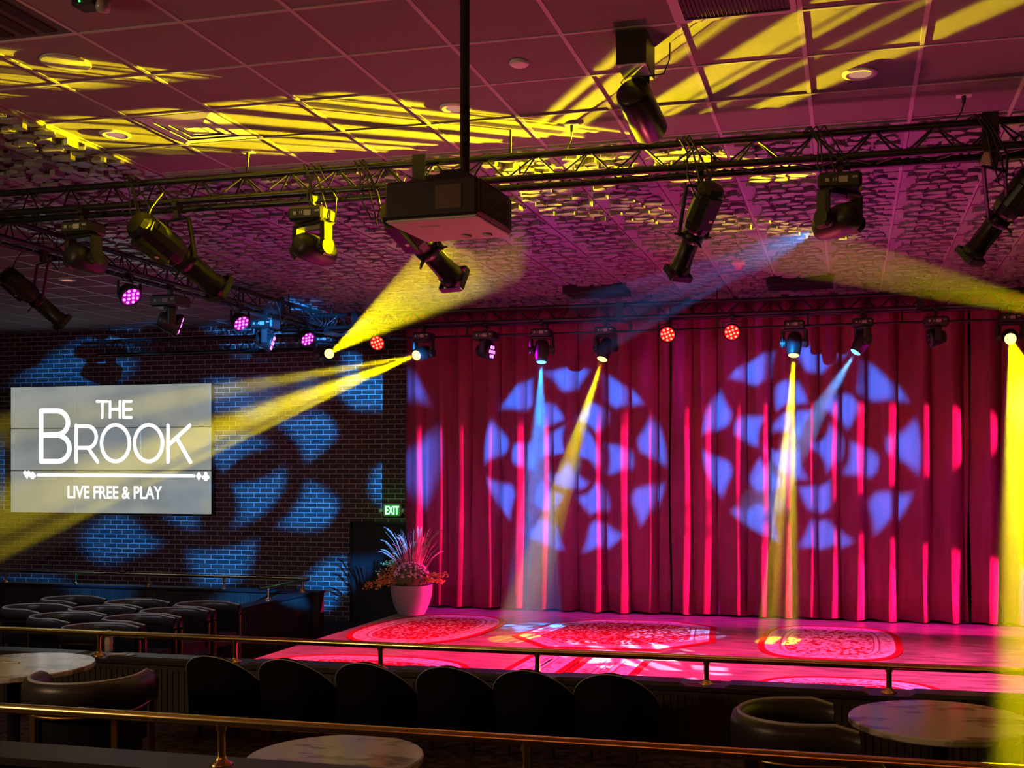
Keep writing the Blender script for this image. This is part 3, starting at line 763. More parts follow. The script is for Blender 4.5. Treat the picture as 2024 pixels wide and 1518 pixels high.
for (a, b, c, d_, lab) in ((-3.40, 13.0, .75, .5, 'black air vent box on the relief ceiling behind the truss, nearer the brick'), (-.95, 13.0, .75, .5, 'black air vent box on the relief ceiling behind the truss, nearer the pale blue beam')):
    t = thing('ceiling_vent', lab, 'air vent', (a + c/2, b, CEIL-.045), 0, 'black ceiling vents'); m = MB(); m.box((0, 0, -.03), (c, d_, .07)); m.build('housing', ventm, t)
    m = MB()
    for i in range(8): m.box((0, -d_/2+.05+i*.055, -.068), (c-.06, .02, .008))
    m.build('slats', blackm, t)

# cables draped on the near truss
random.seed(9)
for px, lab in ((280, 'loose black cables draped over the near truss above the far seats'), (640, 'loose black cables draped over the near truss by the moving head'), (740, 'loose black cables looping beside the projector'), (1380, 'loose black cables draped over the near truss above the steep spotlight'), (1640, 'loose black cables above the pale blue moving head'), (1960, 'loose black cables draped over the near truss at the picture edge')):
    x = tf(px).x; m = MB()
    for k in range(4):
        o_ = random.uniform(-.06, .06)
        pts = [(x-.12+o_, TF+.11, TZ+.20), (x-.08+o_, TF-.03, TZ+.19), (x-.02+o_, TF-.05, TZ+.08), (x+.02+o_*2, TF-.04, TZ-.06), (x+.05+o_, TF-.03, TZ-.14 - .04*k), (x+.02, TF, TZ-.20)]
        m.tube(pts, .0055, n=6)
    tag(m.build('cable_bundle', blackp), lab, 'cable', 'truss cables')
m = MB()
for k in range(5):
    o_ = k*.05
    m.tube([(-6.7+o_, 12.9, TZ+.12), (-6.62+o_, 12.8, TZ+.0), (-6.75+o_, 12.85, TZ-.12), (-6.5+o_, 13.0, TZ-.16), (-6.35+o_*.5, 13.1, TZ-.05), (-6.3+o_, 13.25, TZ+.1)], .007, n=6)
tag(m.build('cable_bundle', blackp), 'tangle of cables lit blue at the truss corner', 'cable', 'truss cables')
for y in (8.0, 9.0, 10.0, 10.9, 11.8):
    m = MB()
    for k in range(2): m.tube([(-6.72, y+k*.1, TZ+.15), (-6.70, y+.05, TZ), (-6.72, y+.12, TZ-.10), (-6.8, y+.2, TZ-.14), (-6.86, y+.1, TZ-.02)], .006, n=6)
    tag(m.build('cable_bundle', blackp), 'thin cable loop under the side truss', 'cable', 'side truss cable loops')

# ------------------------------------------------------------------ video wall
def stroke(m, pts, w, closed=False, z=0, h=.004):
    """flat ribbon letter stroke in xz, drawn on y=z plane, with round joints"""
    n = len(pts); seg = [(pts[i], pts[(i+1) % n]) for i in range(n if closed else n-1)]
    for (a, b) in seg:
        ax, az = a; bx, bz = b; L = math.hypot(bx-ax, bz-az)
        if L < 1e-6: continue
        nx, nz = -(bz-az)/L*w/2, (bx-ax)/L*w/2
        q = [(ax+nx, -z, az+nz), (ax-nx, -z, az-nz), (bx-nx, -z, bz-nz), (bx+nx, -z, bz+nz)]
        m.add(q + [(p[0], -z-h, p[2]) for p in q], [(0,1,2,3), (7,6,5,4), (0,4,5,1), (1,5,6,2), (2,6,7,3), (3,7,4,0)])
    for (x, zz) in pts:
        c = [(x + w/2*math.cos(t*math.pi/6), -z-h-.0002, zz + w/2*math.sin(t*math.pi/6)) for t in range(12)]
        m.add(c, [tuple(range(12))])
def arc(cx, cz, rx, rz, a0, a1, n=14): return [(cx+rx*math.cos(R(a0+(a1-a0)*i/n)), cz+rz*math.sin(R(a0+(a1-a0)*i/n))) for i in range(n+1)]
VX0, VX1, VZ0, VZ1 = -13.39, -9.70, 1.607, 3.665
VW, VH = VX1-VX0, VZ1-VZ0
vw = thing('video_wall', 'nine panel video wall showing white lettering on grey', 'screen', (VX0, BACK-.12, VZ0))
scrm = bpy.data.materials.new('screen_glow'); scrm.use_nodes = True
N = Nodes(scrm.node_tree); b = scrm.node_tree.nodes['Principled BSDF']; b.inputs['Base Color'].default_value = (.02, .02, .02, 1); b.inputs['Roughness'].default_value = .35
tc = N.n('ShaderNodeTexCoord'); no = N.n('ShaderNodeTexNoise'); no.inputs['Scale'].default_value = .9; no.inputs['Detail'].default_value = 2
mp = N.n('ShaderNodeMapping'); mp.inputs['Scale'].default_value = (1, 1, 1.8); mp.inputs['Rotation'].default_value = (0, R(20), 0); N.l(tc.outputs['Object'], mp.inputs[0]); N.l(mp.outputs[0], no.inputs['Vector'])
mx = N.n('ShaderNodeMix', data_type='RGBA'); N.l(N.step(no.outputs[0], .35, .65), mx.inputs[0]); mx.inputs[6].default_value = (.25, .28, .29, 1); mx.inputs[7].default_value = (.37, .39, .35, 1)
N.l(mx.outputs[2], b.inputs['Emission Color']); b.inputs['Emission Strength'].default_value = .8
for i in range(3):
    for j in range(3):
        m = MB(); m.bbox((VW/3*(i+.5), 0, VH/3*(j+.5)), (VW/3-.014, .08, VH/3-.014), .003)
        m.build('display_panel', scrm, vw)
m = MB(); m.box((VW/2, .07, VH/2), (VW-.1, .08, VH-.1)); m.build('wall_mount', blackm, vw)
m = MB(); m.box((VW/2, .035, VH/2), (VW+.012, .07, VH+.012)); m.build('bezel', blackm, vw)
def U(zx, zy):   # zoomed-crop coordinates of the sign -> wall coordinates
    p = atY(zx/3.614, 700+zy/3.614, BACK-.165); return (p.x-VX0, p.z-VZ0)
lt = MB(); F0 = .0405
def S(pts, w, closed=False): stroke(lt, [U(*p) for p in pts], w, closed, F0)
W1_, W2_, W3_ = .082, .060, .046
def garc(cx, cy, rx, ry, a0, a1, n=16): return [(cx+rx*math.cos(R(a0+(a1-a0)*i/n)), cy-ry*math.sin(R(a0+(a1-a0)*i/n))) for i in range(n+1)]
S([(293, 405), (293, 765)], W1_)
S([(293, 405), (400, 405)] + garc(405, 490, 80, 85, 90, -90) + [(293, 578)], W1_)
S([(293, 580), (410, 580)] + garc(410, 673, 86, 93, 90, -90) + [(293, 766)], W1_)
S([(544, 510), (544, 770)], W2_); S([(544, 515), (620, 515)] + garc(625, 592, 62, 77, 90, -90) + [(544, 669)], W2_); S([(628, 669), (697, 770)], W2_)
S(garc(824, 636, 100, 130, 0, 360, 36), W2_); S(garc(1060, 636, 100, 130, 0, 360, 36), W2_)
S([(1200, 510), (1200, 770)], W2_); S([(1355, 510), (1212, 640)], W2_); S([(1262, 600), (1360, 772)], W2_)
S([(692, 337), (766, 337)], W3_); S([(729, 337), (729, 452)], W3_)
S([(785, 337), (785, 452)], W3_); S([(856, 337), (856, 452)], W3_); S([(785, 393), (856, 393)], W3_)
S([(882, 337), (882, 452)], W3_)
for yy in (337, 393, 452): S([(882, yy), (938, yy)], W3_)
S([(270, 863), (1385, 870)], .052)
def poly(pts):
    q = [U(*p) for p in pts]; lt.add([(x, -F0-.0045, z) for x, z in q], [tuple(range(len(q)))]); lt.add([(x, -F0-.0045, z) for x, z in q], [tuple(range(len(q)-1, -1, -1))])
poly([(193, 893)] + garc(179, 848, 13, 16, 200, 20, 8) + garc(204, 848, 13, 16, 160, -20, 8))
poly([(233, 835)] + garc(246, 870, 11, 13, 60, -120, 8) + [(236, 876), (245, 893), (222, 893), (231, 876)] + garc(220, 870, 11, 13, -60, -240, 8))
poly([(1420, 838), (1441, 871), (1420, 904), (1399, 871)])
poly(garc(1470, 855, 13, 15, 0, 360, 14)); poly(garc(1455, 880, 13, 14, 0, 360, 14)); poly(garc(1484, 880, 13, 14, 0, 360, 14)); poly([(1466, 870), (1474, 870), (1484, 904), (1456, 904)])
txt = emis('letter_glow', (.95, .97, 1), 1.5)
lt.build('lettering', txt, vw)
def text(body, par, mt, x, z, size, y, sx=1, bold=0, ext=.002, name='lettering'):
    c = bpy.data.curves.new(name, 'FONT'); c.body = body; c.size = size; c.offset = bold; c.extrude = ext; c.align_x = 'CENTER'
    c.materials.append(mt); o = bpy.data.objects.new(name, c); COL.objects.link(o); o.parent = par
    bpy.context.view_layer.update()
    me = bpy.data.meshes.new_from_object(o.evaluated_get(bpy.context.evaluated_depsgraph_get())); bpy.data.objects.remove(o)
    me.name = name; o = bpy.data.objects.new(name, me); COL.objects.link(o); o.parent = par
    o.location = (x, y, z); o.rotation_euler = (R(90), 0, 0); o.scale = (sx, 1, 1); return o
a, b_ = U(473, 1028), U(1160, 1034)
text('LIVE FREE & PLAY', vw, txt, (a[0]+b_[0])/2, (a[1]+b_[1])/2, .285, -F0-.003, sx=.80, bold=.004)

# exit sign
e0 = atY(776.5, 1008, BACK-.03)
ex = thing('exit_sign', 'green lit EXIT sign on the dark brick beside the curtain', 'sign', (e0.x, BACK-.03, e0.z))
m = MB(); m.bbox((0, -.01, 0), (.30, .06, .20), .02); m.build('housing', mat('beige_plastic', (.5, .42, .36), .5), ex)
m = MB(); m.box((.005, -.042, 0), (.235, .006, .165)); m.build('face', emis('exit_face', (.02, .45, .06), .5), ex)
text('EXIT', ex, emis('exit_letters', (.35, 1, .45), 2.6), .005, -.062, .175, -.047, sx=.62, bold=.004)
for k in (-1, 1):
    m = MB(); m.ball((k*.19, -.03, -.01), .035, 10); m.build('emergency_lamp', greym, ex)
l = bpy.data.lights.new('exit_glow', 'POINT'); l.energy = .8; l.color = (.1, 1, .2); l.shadow_soft_size = .06
lo = bpy.data.objects.new('exit_glow', l); COL.objects.link(lo); lo.location = (e0.x, BACK-.2, e0.z)

# dark doorway beneath the sign
m = MB(); m.box((-6.62, BACK-.02, .74), (1.45, .06, 1.48)); struct('door_1', m, mat('black_door', (.012, .01, .012), .6))
m = MB()
for x in (-7.36, -5.88): m.box((x, BACK-.03, .75), (.04, .08, 1.5))
m.box((-6.62, BACK-.03, 1.49), (1.48, .08, .04)); struct('trim_1', m, blackm)

# ------------------------------------------------------------------ rugs
def rug(label, outline, field, bands=True, group='stage rugs'):
    cx = sum(p[0] for p in outline)/len(outline); cy = sum(p[1] for p in outline)/len(outline)
    t = MB(); n = len(outline)
    pts = [(p[0]-cx, p[1]-cy) for p in outline]
    rad = sum(math.hypot(*p) for p in pts)/n
    steps = [(0, 0), (.075, 0), (.075, 1), (.10, 1), (.10, 2), (.23, 2), (.23, 3), (.25, 3), (.25, 1), (.29, 1), (.29, 3), (.31, 3), (.31, 4)]
    def ring(off):
        out = []
        for i in range(n):
            a, b, c = Vector(pts[i-1]), Vector(pts[i]), Vector(pts[(i+1) % n])
            e1 = (b-a).normalized(); e2 = (c-b).normalized(); n1 = Vector((-e1.y, e1.x)); n2 = Vector((-e2.y, e2.x))
            bi = n1+n2; bi = bi/ max(.3, bi.dot(n1)) if bi.length > 1e-6 else n1
            out.append(b + bi*off)
        return out
    area2 = sum(pts[i][0]*pts[(i+1) % n][1]-pts[(i+1) % n][0]*pts[i][1] for i in range(n))
    sg = 1 if area2 > 0 else -1
    seq = [(0, .075, 0), (.075, .10, 1), (.10, .23, 2), (.23, .25, 3), (.25, .29, 1), (.29, .305, 3)]
    for (a, b, k) in seq:
        t.k = k; A, B = ring(a*sg), ring(b*sg)
        t.add([(p.x, p.y, .010) for p in A] + [(p.x, p.y, .010) for p in B], [(i, (i+1) % n, n+(i+1) % n, n+i) if sg > 0 else (n+i, n+(i+1) % n, (i+1) % n, i) for i in range(n)])
    t.k = 4; B = ring(.305*sg); t.add([(p.x, p.y, .010) for p in B], [tuple(range(n)) if sg > 0 else tuple(range(n-1, -1, -1))])
    t.k = 0; t.add([(p[0], p[1], .0) for p in pts] + [(p[0], p[1], .010) for p in pts], [(i, (i+1) % n, n+(i+1) % n, n+i) if sg > 0 else (n+i, n+(i+1) % n, (i+1) % n, i) for i in range(n)])
    o = t.build('area_rug', [rug_edge, rug_pale, rug_border, rug_line, field]); o.location = (cx, cy, STAGE+.001)
    return tag(o, label, 'rug', group)
def stadium(cx, cy, a, b, rot=0, pw=2.6, n=40):
    out = []
    for i in range(n):
        t = 2*math.pi*i/n; c, s = math.cos(t), math.sin(t)
        x = a*math.copysign(abs(c)**(2/pw), c); y = b*math.copysign(abs(s)**(2/pw), s)
        out.append((cx+x*math.cos(rot)-y*math.sin(rot), cy+x*math.sin(rot)+y*math.cos(rot)))
    return out
rug('oval floral rug near the planter', stadium(-4.93, 12.25, .80, 1.22, R(-3), 2.5), rug_field)
rug('eight sided floral rug in the middle of the stage', [(-3.78, 11.9), (-3.62, 13.0), (-3.15, 13.5), (-2.15, 13.55), (-1.58, 13.15), (-1.45, 12.0), (-1.95, 11.3), (-3.2, 11.2)], rug_field)
rug('rounded octagonal floral rug beneath the dropping yellow beam', stadium(-.22, 12.35, .77, 1.2, 0, 3.2), rug_fieldp)
rug('oval rug just showing over the low wall beyond the left chairs', stadium(-4.6, 9.5, 1.1, .82, 0, 2.6), rug_field)
rug('rectangular rug lit white at the front of the stage, the one nearer the oval rugs', [(-3.22, 9.4), (-3.20, 10.82), (-2.62, 10.82), (-2.62, 9.4)], rug_fieldp)
rug('rectangular rug lit white at the front of the stage, the one nearer the octagonal rug', [(-2.60, 9.4), (-2.60, 10.80), (-1.93, 10.80), (-1.93, 9.4)], rug_fieldp)
rug('oval rug just showing over the low wall below the octagonal rug', stadium(-.02, 9.45, .85, .80, 0, 2.6), rug_field)

# ------------------------------------------------------------------ planter
pl = thing('potted_plant', 'large ribbed pot of pink chrysanthemums, tall grasses and orange sprays on the stage corner', 'plant', (-5.62, 13.35, STAGE+.001))
m = MB(); prof = [(.14, 0), (.17, .01)]
for i in range(24):
    q = i/23; r = .175+.10*math.sin(q*math.pi*.52)**.8; prof += [(r, .02+q*.36), (r-.005, .02+q*.36+.008)]
prof += [(.275, .40), (.262, .405), (.25, .37), (.01, .36)]
m.lathe(prof, 36); m.build('pot', mat('grey_ribbed_pot', (.30, .24, .28), .6, bump=(60, .1)), pl)
m = MB(); m.lathe([(.245, .372), (.001, .38)], 24); m.build('soil', mat('soil', (.05, .03, .02), .95), pl)
random.seed(21)
m = MB(); m.ball((.02, -.05, .50), .21, 18, (1, 1, .85)); 
for k in range(220):
    a = random.random()*6.28; r = random.uniform(.15, .23); z = random.uniform(.36, .62)
    m.tube([(.02+r*.6*math.cos(a), -.05+r*.6*math.sin(a), z-.06), (.02+r*math.cos(a), -.05+r*math.sin(a), z)], [.006, .012], n=4)
m.build('mum_foliage', mat('mum_leaf', (.12, .14, .05), .8), pl)
m = MB()
for k in range(190):
    th = random.random()*6.28; ph = math.acos(random.uniform(.0, 1)); rr = .225
    x, y, z = rr*math.sin(ph)*math.cos(th), rr*math.sin(ph)*math.sin(th), rr*math.cos(ph)*.9
    c = Vector((.02+x, -.05+y, .50+z)); m.ball(c, random.uniform(.012, .020), 7, (1, 1, .7))
o = m.build('flowers', mat('mum_petals', (.80, .55, .62), .7), pl); o['kind'] = 'stuff'; o['label'] = 'pink chrysanthemum blooms'
m = MB()
for k in range(90):
    a = random.random()*6.28; sp = random.uniform(.0, .34); h = random.uniform(.45, .78); bx, by = .06*math.cos(a), .06*math.sin(a)+.05
    x, y = sp*math.cos(a), sp*math.sin(a)*.6
    pts = [(bx, by, .37), (bx+x*.3, by+y*.3, .37+h*.45), (bx+x*.7, by+y*.7, .37+h*.8), (bx+x*1.1, by+y*1.1, .37+h*.98)]
    m.tube(pts, [.003, .003, .0025, .0012], n=4)
    if k % 3 == 0: m.tube([pts[2], pts[3], (bx+x*1.35, by+y*1.35, .37+h*1.02)], [.006, .010, .003], n=5)
o = m.build('grass_plumes', mat('dry_grass', (.45, .30, .26), .8), pl); o['kind'] = 'stuff'; o['label'] = 'tall feathery grass stems'
def spray(name, mt, dirs, n, r):
    m = MB()
    for (dx, dy, dz) in dirs:
        for k in range(4):
            ex_ = Vector((dx+random.uniform(-.06, .06), dy+random.uniform(-.06, .06), dz+random.uniform(-.06, .06)))
            p0 = Vector((dx*.15, dy*.15, .42)); p1 = p0 + Vector((ex_.x*.5, ex_.y*.5, ex_.z*.7+.05)); p2 = p0 + ex_
            m.tube([p0, p1, p2], .003, n=4)
            for q in range(n):
                f = random.random(); c = (p0*(1-f)**2 + p1*2*f*(1-f) + p2*f*f) if f > .3 else p2
                c = c + Vector((random.uniform(-.035, .035), random.uniform(-.035, .035), random.uniform(-.03, .03)))
                a = random.random()*3; m.box(c, (r, r*.7, .003), rz=a, rx=random.uniform(-1, 1), ry=random.uniform(-1, 1))
    o = m.build(name, mt, pl); o['kind'] = 'stuff'; return o
spray('orange_spray', mat('orange_leaf', (.75, .38, .08), .7), [(-.48, -.1, -.02), (-.36, -.05, .12), (-.26, .05, .18), (.42, -.1, .10), (.34, -.12, .02), (-.3, -.2, .02)], 22, .022)
o = spray('green_spray', mat('green_leaf', (.15, .55, .18), .6), [(-.34, .1, .28), (-.27, .08, .24)], 14, .024); o['label'] = 'bright green leaf tips'

# ------------------------------------------------------------------ low walls and brass rails
def low_wall(name, x0, x1, y, z0, z1, th=.14, axis='x', slats=True):
    m = MB(); m.k = 0
    if axis == 'x':
        m.box(((x0+x1)/2, y+th/2, (z0+z1)/2), (x1-x0, th, z1-z0)); n = int((x1-x0)/.05)
        if slats:
            for i in range(n): m.box((x0+.025+i*.05, y-.004, (z0+z1)/2-.02), (.034, .010, z1-z0-.04))
        m.k = 1; m.box(((x0+x1)/2, y+th/2, z1+.015), (x1-x0+.02, th+.08, .03))
    else:
        m.box((y+th/2, (x0+x1)/2, (z0+z1)/2), (th, x1-x0, z1-z0)); n = int((x1-x0)/.05)
        for i in range(n): m.box((y+th+.003, x0+.025+i*.05, (z0+z1)/2-.02), (.010, .034, z1-z0-.04))
        m.k = 1; m.box((y+th/2, (x0+x1)/2, z1+.015), (th+.08, x1-x0+.02, .03))
    return struct(name, m, [woodk, capm])
def rail(label, pts, posts, z, base, r=.025):
    t = thing('brass_railing', label, 'railing', (0, 0, 0))
    m = MB(); m.tube([(p[0], p[1], z) for p in pts], r, n=16); m.build('handrail', brass, t)
    for (x, y) in posts:
        m = MB(); m.cyl((x, y, base), (x, y, z), r*.78, n=14); m.cyl((x, y, z-.035), (x, y, z-.0), r*1.05, n=14); p = m.build('post', brass, t)
        m = MB(); m.lathe([(r*2.1, 0), (r*2.1, .006), (r*1.2, .014), (r*1.0, .03)], 20, axis=Matrix.Translation((x, y, base))); m.build('flange', brass, p)
    return t
# nearest rail
Y1 = 3.7; rz1 = CZ - (1426-HY)/FPX*(Y1/.891)
c1 = rz1 - .165
wn = low_wall('low_wall_near', -6, 4, Y1-.07, .42, c1-.03, .14)
rail('brass rail across the very bottom of the picture, nearest the camera', [(-6, Y1), (4, Y1)], [(-.632*Y1 + .3296*Y1*k, Y1) for k in range(-2, 5)], rz1+.0, c1, .020)
# middle rail
Y2 = 7.5; rz2 = CZ - (1288-HY)/FPX*(Y2/.961)
c2 = rz2 - .175
low_wall('low_wall_middle', -12.5, 5.5, Y2-.08, .0, c2-.03, .18)
PX = [-.7787*Y2 + .1624*Y2*k for k in range(-4, 9)]
rail('brass rail on the low wall between the dark chairs and the stage', [(-12.5, Y2), (5.5, Y2)], [(x, Y2) for x in PX], rz2, c2)
for k, x in enumerate(PX[:-1]):    # raised ledge boards between the posts
    m = MB(); x0, x1 = x+.13, PX[k+1]-.13
    m.add([(x0, Y2-.09, c2), (x1, Y2-.09, c2), (x1, Y2+.10, c2), (x0, Y2+.10, c2), (x0+.04, Y2-.08, c2+.018), (x1-.04, Y2-.08, c2+.018), (x1-.04, Y2+.09, c2+.018), (x0+.04, Y2+.09, c2+.018)],
          [(0,3,2,1), (4,5,6,7), (0,1,5,4), (1,2,6,5), (2,3,7,6), (3,0,4,7)])
    struct('trim_%d' % (k+2), m, capm)
# far rail round the seating pit
Y3 = 13.6; rz3 = .80; c3 = .64
low_wall('low_wall_far', -14.5, -7.05, Y3-.07, 0, c3-.03, .14)
low_wall('low_wall_side', 11.3, 13.53, -7.30, 0, c3-.03, .14, axis='y')
rail('brass rail round the far seats beneath the video wall', [(-14.5, Y3), (-7.25, Y3), (-7.23, Y3-.05), (-7.23, 12.3)], [(-.8965*Y3 + .0893*Y3*k, Y3) for k in range(-1, 5)] + [(-7.23, 13.4), (-7.23, 12.5)], rz3, c3, .02)

# ------------------------------------------------------------------ furniture
def table_round(label, loc, d, h):
    t = thing('round_table', label, 'table', loc, 0, 'round marble tables')
    m = MB(); r = d/2; m.lathe([(.01, h-.032), (r-.006, h-.032), (r, h-.026), (r, h-.006), (r-.006, h), (.01, h)], 64, smooth=False); m.build('tabletop', marble, t)
    m = MB(); m.lathe([(.24, .0), (.24, .012), (.05, .03), (.035, .06), (.035, h-.08), (.12, h-.04), (.12, h-.033)], 24); m.build('pedestal', blackm, t)
    return t
T_ = TIER + .001
table_round('round marble table at the left edge of the picture inside the brass frame chair', (-4.75, 5.36, T_), .88, 1.16-TIER)
table_round('round marble table by the brightest yellow beam', (.40, 5.22, T_), .82, 1.16-TIER)
table_round('round marble table showing between the bottom rail and the low wall', (-2.12, 3.99-.36, T_) if False else (-2.1, 4.22-.30+.25, T_), .74, 1.10-TIER)

def barrel_chair(name, label, loc, rz, vin, ext=.20, group=None, h=.76, R_=.30, band=.15):
    """open barrel chair facing -y local... opening toward +y; padded band on a gold frame"""
    t = thing(name, label, 'chair', loc, rz, group)
    a0, a1 = R(170), R(370); n = 28
    def P(a, r, z, ex=0): return Vector((r*math.cos(a), r*math.sin(a), z))
    arc_ = [a0+(a1-a0)*i/n for i in range(n+1)]
    def path(r, z): return [Vector((-r, ext, z))] + [Vector((-r, ext*.5, z))] + [P(a, r, z) for a in arc_[1:-1]] + [Vector((r, ext*.5, z)), Vector((r, ext, z))]
    # padded band, rounded section
    m = MB(); path_o = path(R_, h); nn = len(path_o); sec = [(-.032, -band), (-.036, -.04), (-.026, -.005), (0, .006), (.026, -.005), (.036, -.04), (.032, -band)]
    vs = []
    for i, p in enumerate(path_o):
        d = (path_o[min(i+1, nn-1)] - path_o[max(i-1, 0)]).normalized(); nrm = Vector((d.y, -d.x, 0))
        dip = -.03 if i in (0, nn-1) else 0
        for (o_, z) in sec: vs.append(p + nrm*o_ + Vector((0, 0, z+dip)))
    k = len(sec); fs = [(i*k+j, (i+1)*k+j, (i+1)*k+(j+1) % k, i*k+(j+1) % k) for i in range(nn-1) for j in range(k)]
    fs += [tuple(range(k-1, -1, -1)), tuple((nn-1)*k+j for j in range(k))]
    m.add(vs, fs, True); m.build('back_band', vin, t)
    m = MB(); m.tube([p + Vector((0, 0, .004 - (.03 if i in (0, nn-1) else 0))) for i, p in enumerate(path_o)], .009, n=6); m.build('piping_highlight', piping_highlightm, t)  # pale tube standing in for the highlight along the band's top edge
    m = MB(); m.tube([p + Vector((0, 0, -band-.02)) for p in path(R_*1.02, h)], .012, n=8); 
    m.tube([p + Vector((0, 0, -h+.02)) for p in path(R_*.98, h)], .012, n=8); m.build('gold_frame', goldm, t)
    for (x, y) in ((-R_, ext), (R_, ext), (-R_*.72, -R_*.72), (R_*.72, -R_*.72)):
        m = MB(); m.box((x, y, (h-.15)/2+.001), (.026, .026, h-.15)); m.build('leg', goldm, t)
    m = MB(); prof = [Vector((-R_+.05, ext-.01))] + [Vector(((R_-.05)*math.cos(a), (R_-.05)*math.sin(a))) for a in arc_] + [Vector((R_-.05, ext-.01))]
    m.prism([(p.x, p.y) for p in prof], .12, Matrix.Translation((0, 0, .33))); m.build('seat', vin, t)
    m = MB(); sh = [(p.x, p.y) for p in path(R_*.90, 0)]; q = len(sh)
    m.add([(x, y, .40) for x, y in sh] + [(x, y, h-.10) for x, y in sh] + [(x*.94, y*.94, .40) for x, y in sh] + [(x*.94, y*.94, h-.10) for x, y in sh],
          [(i, i+1, q+i+1, q+i) for i in range(q-1)] + [(2*q+i+1, 2*q+i, 3*q+i, 3*q+i+1) for i in range(q-1)] + [(q+i, q+i+1, 3*q+i+1, 3*q+i) for i in range(q-1)], True)
    m.build('inner_back', velvet, t)
    return t
cr = barrel_chair('barrel_chair', 'dark barrel chair with gold frame pulled up to the marble table by the yellow beam', (-.22, 5.02, T_), R(-78), vinyl, h=.78, R_=.28)
dup(cr, (-3.98, 5.02, T_), R(20), 'dark barrel chair with gold frame at the table on the left picture edge')
spots = [(-9.307, 10.993), (-8.351, 10.87), (-7.457, 10.894), (-9.17, 10.235), (-8.342, 10.256), (-7.469, 10.292), (-8.321, 9.66), (-7.48, 9.705), (-7.427, 9.045)]
names = ['farthest row, end nearest the left edge', 'farthest row, middle seat', 'farthest row, seat by the side wall', 'second row from the wall, end nearest the left edge', 'second row from the wall, middle seat',
         'second row from the wall, seat by the side wall', 'third row from the wall, left seat', 'third row from the wall, right seat', 'closest row, just above the middle rail']
pit = barrel_chair('barrel_chair', 'x', (0, 0, .001), 0, vinyl, h=.78, R_=.25, ext=.36, band=.10)
for i, ((x, y), nm) in enumerate(zip(spots, names)):
    c = pit if i == 0 else dup(pit)
    c.location = (x+.29, y, .001); c.rotation_euler = (0, 0, R(-90)); c['label'] = 'dark barrel chair in the pit, ' + nm; c['group'] = 'barrel chairs in the pit'

def tub_chair(label, loc):
    t = thing('high_back_chair', label, 'chair', loc, 0, 'dark high back chairs')
    m = MB(); n = 28; vs = []; R_ = .258; q = n+1
    for j, (r, zt) in enumerate(((R_, 0), (R_, 1), (R_-.06, 1), (R_-.06, 0))):
        for i in range(q):
            a = R(175 + 190*i/n); f = abs(i/n-.5)*2; top = .33 + .26*math.cos(f*math.pi/2)**1.1
            z = .16 if zt == 0 else top; rr = r*(1 + (.05 if zt else 0)); vs.append((rr*math.cos(a)*1.05, rr*math.sin(a), z))
    fs = [(i, i+1, q+i+1, q+i) for i in range(n)] + [(q+i, q+i+1, 2*q+i+1, 2*q+i) for i in range(n)] + [(2*q+i, 2*q+i+1, 3*q+i+1, 3*q+i) for i in range(n)] + [(3*q+i, 3*q+i+1, i+1, i) for i in range(n)]
    fs += [(0, q, 2*q, 3*q), (n, 3*q+n, 2*q+n, q+n)]
    m.add(vs, fs, True); m.build('shell', velvet, t)
    m = MB(); m.tube([(R_*1.06*1.05*math.cos(R(175+190*i/n)), R_*1.06*math.sin(R(175+190*i/n)), .33+.26*math.cos(min(1, abs(i/n-.5)*2)*math.pi/2)**1.1) for i in range(n+1)], .004, n=6); m.build('piping_highlight', piping_highlightm, t)
    m = MB(); m.lathe([(.16, .28), (.175, .31), (.175, .35), (.15, .38), (.01, .39)], 24); m.build('seat', velvet, t)
    for (x, y) in ((-.15, -.13), (.15, -.13), (-.15, .10), (.15, .10)):
        m = MB(); m.cyl((x, y, .0), (x*.95, y*.95, .29), .013, .02, n=8); m.build('leg', blackm, t)
    return t
dk = None
dn = ['nearest the slatted wall', 'second from the slatted wall', 'third from the slatted wall', 'in front of the post under the oval rug', 'in front of the white lit rugs', 'closest to the gold frame barrel chair']
for i, px in enumerate((420, 566, 722, 886, 1042, 1207)):
    p = atY(px, 1310, 6.75); lab = 'black high back chair from behind, ' + dn[i]
    if dk is None: dk = tub_chair(lab, (p.x, 6.95, T_))
    else: dup(dk, (p.x, 6.95, T_), 0, lab)

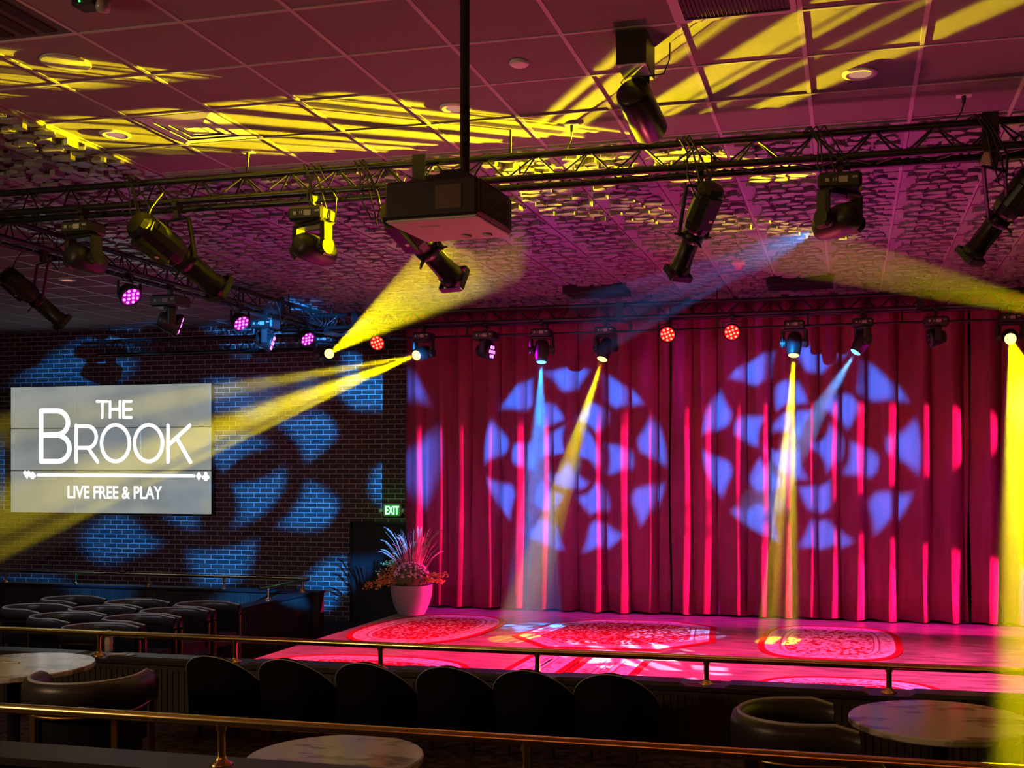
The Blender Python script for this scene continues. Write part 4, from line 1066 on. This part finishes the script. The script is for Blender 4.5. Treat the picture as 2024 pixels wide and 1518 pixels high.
# small things on the middle ledge
bp = atY(215, 1275, Y2+.06)
bt = thing('water_bottle', 'small clear water bottle on the ledge behind the brass rail', 'bottle', (bp.x, Y2+.06, c2+.02))
m = MB(); m.lathe([(.025, 0), (.030, .004), (.030, .04), (.028, .05), (.030, .06), (.030, .11), (.014, .145), (.013, .16)], 16); m.build('body', mat('clear_plastic', (.45, .45, .55), .12, spec=.8), bt)
m = MB(); m.lathe([(.0305, .065), (.0305, .10)], 16); m.build('label_band', mat('bottle_label', (.6, .5, .45), .6), bt)
m = MB(); m.cyl((0, 0, .158), (0, 0, .175), .015, n=12); m.build('cap', whitep, bt)
for k, (px, lab) in enumerate(((235, 'white paper sheet left on the ledge beside the bottle'), (262, 'folded white paper slip left on the ledge past the bottle'))):
    q = atY(px, 1285, Y2+.0); m = MB(); m.box((0, 0, .003), (.13 - .05*k, .07, .002), rz=.3+k); o = m.build('paper_sheet', whitep); o.location = (q.x, Y2-.02, c2+.019); tag(o, lab, 'paper', 'papers on the ledge')
m = MB(); m.box((0, 0, .002), (.10, .03, .003), rz=.2); o = m.build('bill_slip', whitep); o.location = (-4.82, 5.42, 1.162); tag(o, 'small pale slip on the marble table at the left edge', 'paper')

# stair handrail glimpsed at the left edge
hr = thing('stair_handrail', 'pink lit sloping handrail with panel at the left picture edge', 'railing', (-10.1, 9.6, 0))
m = MB(); m.tube([(-.5, 0, 1.06), (.28, .0, .72)], .02, n=10); m.build('rail', whitep, hr)
m = MB(); m.add([(-.5, .01, .5), (.05, .01, .5), (.05, .01, .84), (-.5, .01, 1.06), (-.5, .03, .5), (.05, .03, .5), (.05, .03, .84), (-.5, .03, 1.06)], [(0,1,2,3), (7,6,5,4), (0,4,5,1), (1,5,6,2), (2,6,7,3), (3,7,4,0)]); m.build('panel', mat('pink_panel', (.7, .1, .3), .5), hr)
m = MB(); m.cyl((.26, 0, 0.001), (.26, 0, .72), .018, n=10); m.cyl((-.48, 0, 0.001), (-.48, 0, 1.05), .018, n=10); m.build('post', blackm, hr)
